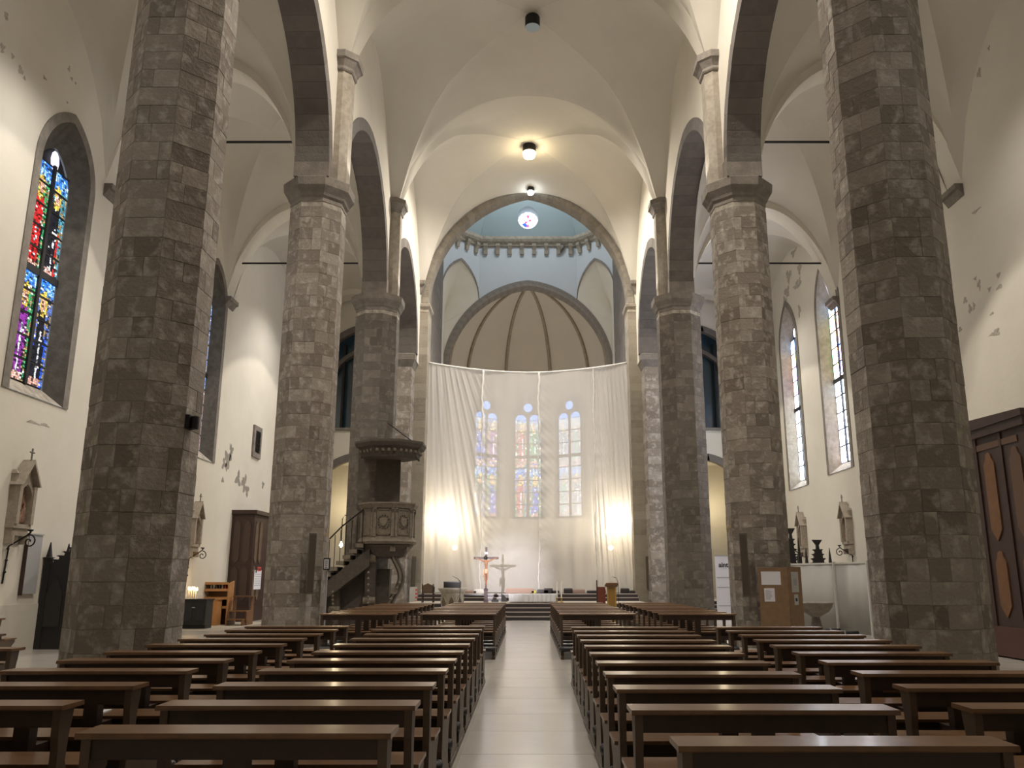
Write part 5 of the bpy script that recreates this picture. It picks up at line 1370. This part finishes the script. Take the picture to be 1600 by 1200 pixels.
for j, (z0_, z1_) in enumerate(((.75, ztc * .5 - .05), (ztc * .5 + .05, ztc - .4))):
    for i in range(2):
        yy = 32.4 + .32 + i * .5
        B().prism([(yy + a_, (z0_ + z1_) / 2 + c_) for a_, c_ in lozenge(.3, z1_ - z0_)], xr, xr + .03, 'x').obj('panel', M['conf_q'], t)
        xx = xr - .25 - i * .38
        B().prism([(xx + a_, (z0_ + z1_) / 2 + c_) for a_, c_ in lozenge(.26, z1_ - z0_)], 32.37, 32.4, 'y').obj('panel', M['conf_r'], t)
a_, c_ = aX(396, 921, xr + .04), aX(409, 891, xr + .04)
t = E('poster', 'white poster with red heading taped to the left confessional', 'poster', (xr + .04, (a_.y + c_.y) / 2, a_.z))
y0, y1 = sorted((a_.y, c_.y)); y0 = max(y0, 32.42); y1 = max(y1, y0 + .7)
B().box(xr + .032, xr + .036, y0, y1, a_.z, c_.z).obj('sheet', M['paper'], t); B().box(xr + .036, xr + .038, y0 + .1, y0 + .25, a_.z + .62, a_.z + .8).obj('portrait_print', M['ink'], t)
for k_, (z, m_) in enumerate(((.78, 'red'), (.68, 'red'), (.56, 'greyink'), (.48, 'greyink'), (.38, 'greyink'), (.30, 'greyink'), (.22, 'greyink'), (.14, 'greyink'))): B().box(xr + .036, xr + .038, y0 + (.3 if m_ == 'red' else .08), y1 - .06, a_.z + z, a_.z + z + (.06 if m_ == 'red' else .02)).obj('text_line', M[m_], t)
XC = 9.85
pt, pb = aX(1598, 640, XC), aX(1596, 1030, XC)
ya = pt.y; zt_c = pt.z
t = E('confessional', 'tall dark mahogany confessional with amber panels at the right edge', 'confessional', (10.6, ya + 2, 0))
B().box(XC, WR - .02, ya, ya + 4.2, .03, zt_c - .3).obj('cabinet', M['conf'], t)
B().box(XC - .08, WR - .02, ya - .06, ya + 4.3, zt_c - .3, zt_c - .12).obj('cornice', M['conf'], t); B().prism([(ya - .1, zt_c - .12), (ya + 4.3, zt_c - .12), (ya + 4.3, zt_c - .05), (ya + 2.0, zt_c + .12), (ya - .1, zt_c + .02)], XC - .12, WR - .02, 'x').obj('pediment', M['conf'], t)
B().box(XC - .05, WR - .02, ya - .03, ya + 4.2, .03, .62).obj('plinth', M['conf_s'], t)
for i, m_ in enumerate(('conf_t', 'conf_p', 'conf_p', 'conf_p')):
    yy = ya + .45 + i * .98
    for (z0_, z1_, w_) in ((.8, 2.15, .4), (2.35, zt_c - .65, .4)):
        B().prism([(yy + a_, (z0_ + z1_) / 2 + c_) for a_, c_ in lozenge(w_, z1_ - z0_)], XC - .025, XC, 'x').obj('panel', M[m_], t)
    B().box(XC - .03, XC, yy + .42, yy + .50, .62, zt_c - .3).obj('stile', M['conf'], t)
B().box(XC - .02, XC, ya + .3, ya + 3.9, zt_c - .58, zt_c - .45).obj('frieze_panel', M['conf_t'], t)

def gothic(x0, x1, y0, y1, h, lab, cres):
    t = E('gothic_cabinet', lab, 'cabinet', ((x0 + x1) / 2, (y0 + y1) / 2, 0))
    B().box(x0, x1, y0, y1, 0, h).obj('cabinet', M['black'], t)
    for i in range(3):
        w_ = (x1 - x0) / 3; xx = x0 + w_ * (i + .5)
        B().prism([(xx - w_ * .35, .5), (xx + w_ * .35, .5), (xx + w_ * .35, h - .7), (xx, h - .3), (xx - w_ * .35, h - .7)], y0 - .03, y0, 'y').obj('pointed_panel', M['blackp'], t)
    xm = (x0 + x1) / 2; hw = (x1 - x0) / 2
    n = 5; left = [(x0 + .12, h)]; ww = hw - .12 - .09
    for i in range(n):
        xx = x0 + .12 + ww * i / n; z = h + cres * (i + 1) / n
        left += [(xx + .03, z - cres * .10), (xx - .05, z - cres * .02), (xx + .02, z), (xx + ww / n + .02, z - cres * .02)]
    left += [(xm - .05, h + cres * 1.02), (xm - .04, h + cres * 1.18), (xm - .17, h + cres * 1.42)]
    pts = left + [(2 * xm - a_, c_) for a_, c_ in left[::-1]]
    B().prism(pts, y0, y0 + .12, 'y').obj('stepped_cresting', M['black'], t)
    for xx in (x0, x1):
        for yy in (y0, y1 - .1):
            B().loft([[(xx + a_ * r, yy + .05 + c_ * r, z) for a_, c_ in ((-1, -1), (1, -1), (1, 1), (-1, 1))] for r, z in ((.07, 0), (.07, h + cres * .25), (.10, h + cres * .28), (.05, h + cres * .32), (.008, h + cres * 1.05))]).obj('pinnacle', M['black'], t)
    return t
qz = aY(66, 1014, 20.0)
hL = aY(78, 880, 20.0).z
gothic(-11.3, -9.7, 20.0, 20.9, hL, 'black gothic carved cabinet at the left wall, half hidden by the near left pier', aY(85, 842, 20.0).z - hL - .1)
yb_ = 29.3; xl, xrr = aY(1262, 888, yb_).x, aY(1299, 888, yb_).x; hB = aY(1280, 893, yb_).z
gothic(xl, xrr, yb_, yb_ + .9, hB, 'black gothic cabinet with stepped cresting showing above the white hoarding', aY(1280, 858, yb_).z - hB)
yb_ = 31.2; xl, xrr = aY(1228, 888, yb_).x, aY(1251, 888, yb_).x
gothic(xl, xrr, yb_, yb_ + .8, hB + .3, 'black gothic cabinet farther back beside the second right pier', .9)

# hoarding of white sheets
t = E('hoarding', 'white sheet hoarding along the right aisle behind the stone font', 'barrier', (9.2, 26, 0))
hp = [aZ(1240, 982, .02), aZ(1296, 987, .02), aZ(1366, 994, .02)]
hp = [Vector((8.1, 29.0, .0)), Vector((hp[0].x, hp[0].y, 0)), Vector((9.35, 26.0, 0)), Vector((hp[2].x, hp[2].y, 0)), Vector((10.4, 23.0, 0))]
for a_, c_ in zip(hp[:-1], hp[1:]):
    n = 16; rings = []; b = B(); d = (c_ - a_); nn = Vector((-d.y, d.x, 0)).normalized()
    for i in range(n + 1):
        p_ = a_ + d * (i / n) + nn * (.006 * math.sin(i * 1.3)); rings.append([(p_.x, p_.y, .03), (p_.x + nn.x * .01, p_.y + nn.y * .01, .03), (p_.x + nn.x * .01, p_.y + nn.y * .01, 2.02 + .02 * math.sin(i)), (p_.x, p_.y, 2.02 + .02 * math.sin(i))])
    b.loft(rings).obj('sheet', M['pvc'], t, smooth=True)
    B().box(c_.x - .05, c_.x + .05, c_.y - .03, c_.y + .05, 0, 2.08).obj('post', M['pvc2'], t)
    beam(B(), (a_.x, a_.y, 2.03), (c_.x, c_.y, 2.03), .05, .04).obj('top_rail', M['pvc2'], t)
for i, (px, py, w) in enumerate(((1322, 992, .8), (1300, 988, .6))):
    q = aZ(px, py, 0); t = E('rolled_mat', ['dark rolled mat on the floor in front of the white hoarding', 'dark crumpled sheeting at the foot of the stone font'][i], 'mat', (q.x - .2, q.y - .4, 0))
    rings = [[(q.x - .2 + dx, q.y - .4 + .09 * math.cos(2 * PI * k_ / 8), .07 + .065 * math.sin(2 * PI * k_ / 8)) for k_ in range(8)] for dx in (-w / 2, -w / 4, 0, w / 4, w / 2)]
    B().loft(rings).obj('roll', M['pad'], t, smooth=True); B().box(q.x - .22, q.x - .18, q.y - .5, q.y - .3, .0, .145).obj('strap', M['grey'], t)

# holy water font
yF = 22.3; xF = aY(1273, 940, yF).x; zF = aY(1273, 941, yF).z
t = E('holy_water_font', 'round stone holy water font on a baluster stem beside the notice board', 'font', (xF, yF, 0))
B().lathe([(.26, 0), (.28, .05), (.26, .10), (.17, .14), (.15, .3), (.12, .5), (.10, .6), (.13, .66)], 20, (xF, yF, 0)).obj('stem', M['trim'], t, smooth=True)
B().lathe([(.12, .62), (.16, zF - .33), (.34, zF - .23), (.42, zF - .12), (.43, zF - .06), (.46, zF - .04), (.46, zF), (.42, zF), (.34, zF - .05), (.05, zF - .08)], 28, (xF, yF, 0)).obj('basin', M['trim_l'], t, smooth=True)

# banner in the right aisle
yBn = 36.0; a_, c_ = aY(1120, 938, yBn), aY(1142, 869, yBn)
t = E('banner', 'white standing banner lettered aint between the right piers', 'banner', ((a_.x + c_.x) / 2, yBn, 0))
B().box(a_.x, c_.x, yBn, yBn + .02, .12, c_.z).obj('sheet', M['paper'], t); B().box(a_.x - .05, c_.x + .05, yBn - .12, yBn + .14, 0, .12).obj('foot', M['grey'], t); B().box(a_.x, c_.x, yBn - .01, yBn + .03, c_.z, c_.z + .04).obj('top_bar', M['grey'], t)
def text(body, size, loc, rot, m_, par):
    cu_ = bpy.data.curves.new('lettering', 'FONT'); cu_.body = body; cu_.size = size; cu_.extrude = .003; cu_.offset = .008; cu_.materials.append(m_); cu_.align_x = 'LEFT'
    oc = bpy.data.objects.new('tmp', cu_); C.objects.link(oc); me = bpy.data.meshes.new_from_object(oc.evaluated_get(bpy.context.evaluated_depsgraph_get())); bpy.data.objects.remove(oc)
    o = bpy.data.objects.new('lettering', me); C.objects.link(o); o.parent = par; o.location = Vector(loc) - par.location; o.rotation_euler = rot; return o
tx = aY(1123, 886, yBn); text('aint', .27, (tx.x + .0, yBn - .004, tx.z), (PI / 2, 0, 0), M['ink'], t)
for z in (.45, .85, 1.6): B().box(a_.x + .05, c_.x - .1, yBn - .004, yBn, tx.z - z, tx.z - z + .03).obj('text_line', M['greyink'], t)

# hanging lamp of wrought iron by the pulpit
q = aY(533, 852, 31.0)
t = E('wall_lantern', 'lit bulb on a scrolled iron bracket behind the pulpit stair', 'lamp', (-6.62, 31.0, q.z))
B().tube([(-6.5, 31.0, q.z + .9), (-6.75, 31.0, q.z + 1.1), (q.x, 31.0, q.z + .95), (q.x, 31.0, q.z + .12)], .018).obj('bracket', M['iron'], t)
B().tube([(-6.52, 31.0, q.z - .4), (-6.62, 31.0, q.z + .2), (-6.56, 31.0, q.z + .9)], .02).obj('back_plate', M['iron'], t)
B().lathe([(.01, -.08), (.055, -.03), (.06, .03), (.03, .09), (.03, .13), (.01, .14)], 10, (q.x, 31.0, q.z)).obj('bulb', M['lampwarm'], t)
point((q.x, 30.85, q.z), 26, (1, .8, .5), .06)

# candle stand, bookshelf, prie-dieu
t = E('candle_stand', 'black painted metal candle chest against the left wall with lit candles', 'stand', (-10.9, 28.2, 0))
xa, xb = aY(284, 960, 27.9).x, aY(321, 960, 27.9).x; zt4 = aY(300, 936, 27.9).z
B().box(xa, xb, 27.9, 28.5, .12, zt4 - .04).obj('chest', M['blackp'], t); B().box(xa - .03, xb + .03, 27.87, 28.53, zt4 - .04, zt4).obj('top', M['black'], t); B().box(xa, xb, 27.95, 28.5, 0, .12).obj('plinth', M['black'], t)
for i in range(2): B().box(xa + .1 + i * (xb - xa) / 2, xa + i * (xb - xa) / 2 + (xb - xa) / 2 - .06, 27.88, 27.9, .25, zt4 - .15).obj('door_panel', M['pad'], t)
B().box(xa + .32, xa + .42, 27.86, 27.88, zt4 - .28, zt4 - .25).obj('coin_slot', M['grey'], t)
for i in range(9):
    x = xa + .08 + (i % 5) * .075; y = 28.05 + (i // 5) * .12; h_ = .24 + .05 * random.random()
    tt = E('votive_candle', ['leftmost', 'second from left', 'middle', 'second from right', 'rightmost'][i % 5] + ' lit white votive candle in the ' + ['front', 'rear'][i // 5] + ' row on the black chest', 'candle', (x, y, zt4 + .001), 0, 'votive candles on the black chest')
    B().lathe([(.024, 0), (.024, h_), (.004, h_ + .01)], 8, (x, y, zt4 + .001)).obj('wax', M['candle'], tt); B().lathe([(.003, h_ + .01), (.022, h_ + .05), (.004, h_ + .11)], 8, (x, y, zt4 + .001)).obj('flame', M['flame'], tt)
point((xa + .22, 28.1, zt4 + .45), 10, (1, .62, .25), .1)
yS = 30.2; xa, xb = aY(316, 940, yS).x, aY(356, 940, yS).x; zs5 = aY(340, 909, yS).z
t = E('bookshelf', 'open light pine bookshelf beside the black candle chest', 'shelf', ((xa + xb) / 2, yS, 0))
B().prism([(yS, 0), (yS + .55, 0), (yS + .55, zs5), (yS + .1, zs5 - .08), (yS, .9)], xa - .32, xa - .27, 'x').obj('side_panel', M['pine'], t)
for x in (xa, xb - .04): B().prism([(yS, 0), (yS + .55, 0), (yS + .55, zs5 + .03), (yS, zs5 - .06)], x, x + .04, 'x').obj('side_panel', M['pine'], t)
for k_, z in enumerate((.55, .86, 1.14, zs5 - .1)): B().box(xa + .04, xb - .04, yS + .02, yS + .5, z, z + .04).obj('shelf_board', M['pine'], t); B().box(xa + .04, xb - .04, yS, yS + .03, z, z + .09).obj('shelf_lip', M['pine'], t)
B().box(xa + .04, xb - .04, yS + .5, yS + .53, 0, zs5 - .08).obj('back', M['conf_p'], t)
for k_ in range(7):
    x = xa + .1 + k_ * .1; tt = E('book', ['dark red', 'grey', 'white', 'brown', 'black', 'light grey', 'bright red'][k_] + ' small book, ' + ['first', 'second', 'third', 'fourth', 'fifth', 'sixth', 'seventh'][k_] + ' from the left on the pine bookshelf', 'book', (x, yS + .2, 1.182), 0, 'books on the pine shelf')
    B().box(x, x + .05, yS + .12, yS + .3, 1.182, 1.182 + .14 + .02 * (k_ % 3)).obj('cover', M[['conf_s', 'grey', 'paper', 'conf_q', 'pad', 'grey', 'red'][k_]], tt)
t = E('pine_box', 'upright light pine box in front of the bookshelf', 'box', ((xa + xb) / 2, yS - .3, 0))
B().box(xa + .1, xb - .18, yS - .45, yS - .06, 0, .86).obj('carcass', M['pine'], t); B().box(xa + .06, xb - .14, yS - .48, yS - .03, .86, .9).obj('lid', M['pine'], t)
t = E('prie_dieu', 'brown wooden kneeling desk between the bookshelf and the confessional', 'kneeler', (xb + .5, yS, 0))
xp = xb + .12
for x in (xp, xp + .62): B().prism([(yS - .2, 0), (yS + .45, 0), (yS + .45, .95), (yS + .3, .95), (yS + .2, .5), (yS - .25, .45), (yS - .25, .2)], x, x + .04, 'x').obj('side_panel', M['conf_p'], t)
B().box(xp - .02, xp + .68, yS + .2, yS + .5, .95, .98).obj('book_ledge', M['conf_p'], t); B().box(xp + .02, xp + .62, yS - .25, yS + .25, .45, .49).obj('seat', M['conf_p'], t); B().box(xp, xp + .62, yS - .5, yS - .2, .18, .22).obj('kneeling_board', M['conf_p'], t)
for x in (xp + .02, xp + .56): B().box(x, x + .05, yS - .5, yS - .2, 0, .18).obj('foot', M['conf_p'], t)
B().box(WL + .0, -9.6, 26.9, 32.3, 0, .001 + .0).obj('step_strip', M['marble'], wl)
t = E('barrier_board', 'white board with red marks leaning on the left chancel pier', 'sign', (-5.1, 37.6, .62))
q = aY(647, 930, 37.3); B().box(q.x - .2, q.x + .13, 37.3, 37.33, .0, q.z + .35).obj('board', M['pvc'], t)
for k_ in range(4): B().box(q.x + .05, q.x + .13, 37.295, 37.3, q.z - .3 + k_ * .16, q.z - .22 + k_ * .16).obj('red_mark', M['red'], t)

t = E('pier_spotlight', 'small dark spotlight clamped on the inner face of the nearest left pier', 'lamp', (-4.90, 11.9, 3.82))
B().box(-5.03, -4.93, 11.9, 12.1, 3.72, 3.92).obj('clamp', M['iron'], t); B().lathe([(.05, -.1), (.06, -.1), (.06, .08), (.02, .1)], 12, (-4.88, 12.0, 3.82)).obj('lamp_can', M['iron'], t)

q = aY(876, 386, 49.9)
t = E('drum_medallion', 'small dark heart-shaped ornament hanging between two cornice corbels of the drum', 'ornament', (q.x, 49.9, q.z))
B().prism([(q.x, q.z - .38), (q.x + .26, q.z - .08), (q.x + .24, q.z + .16), (q.x + .06, q.z + .22), (q.x, q.z + .42), (q.x - .06, q.z + .22), (q.x - .24, q.z + .16), (q.x - .26, q.z - .08)], 49.82, 49.95, 'y').obj('shield', M['pul_d'], t)
B().prism([(q.x, q.z - .26), (q.x + .17, q.z - .05), (q.x + .15, q.z + .1), (q.x - .15, q.z + .1), (q.x - .17, q.z - .05)], 49.78, 49.82, 'y').obj('boss', M['trim'], t)
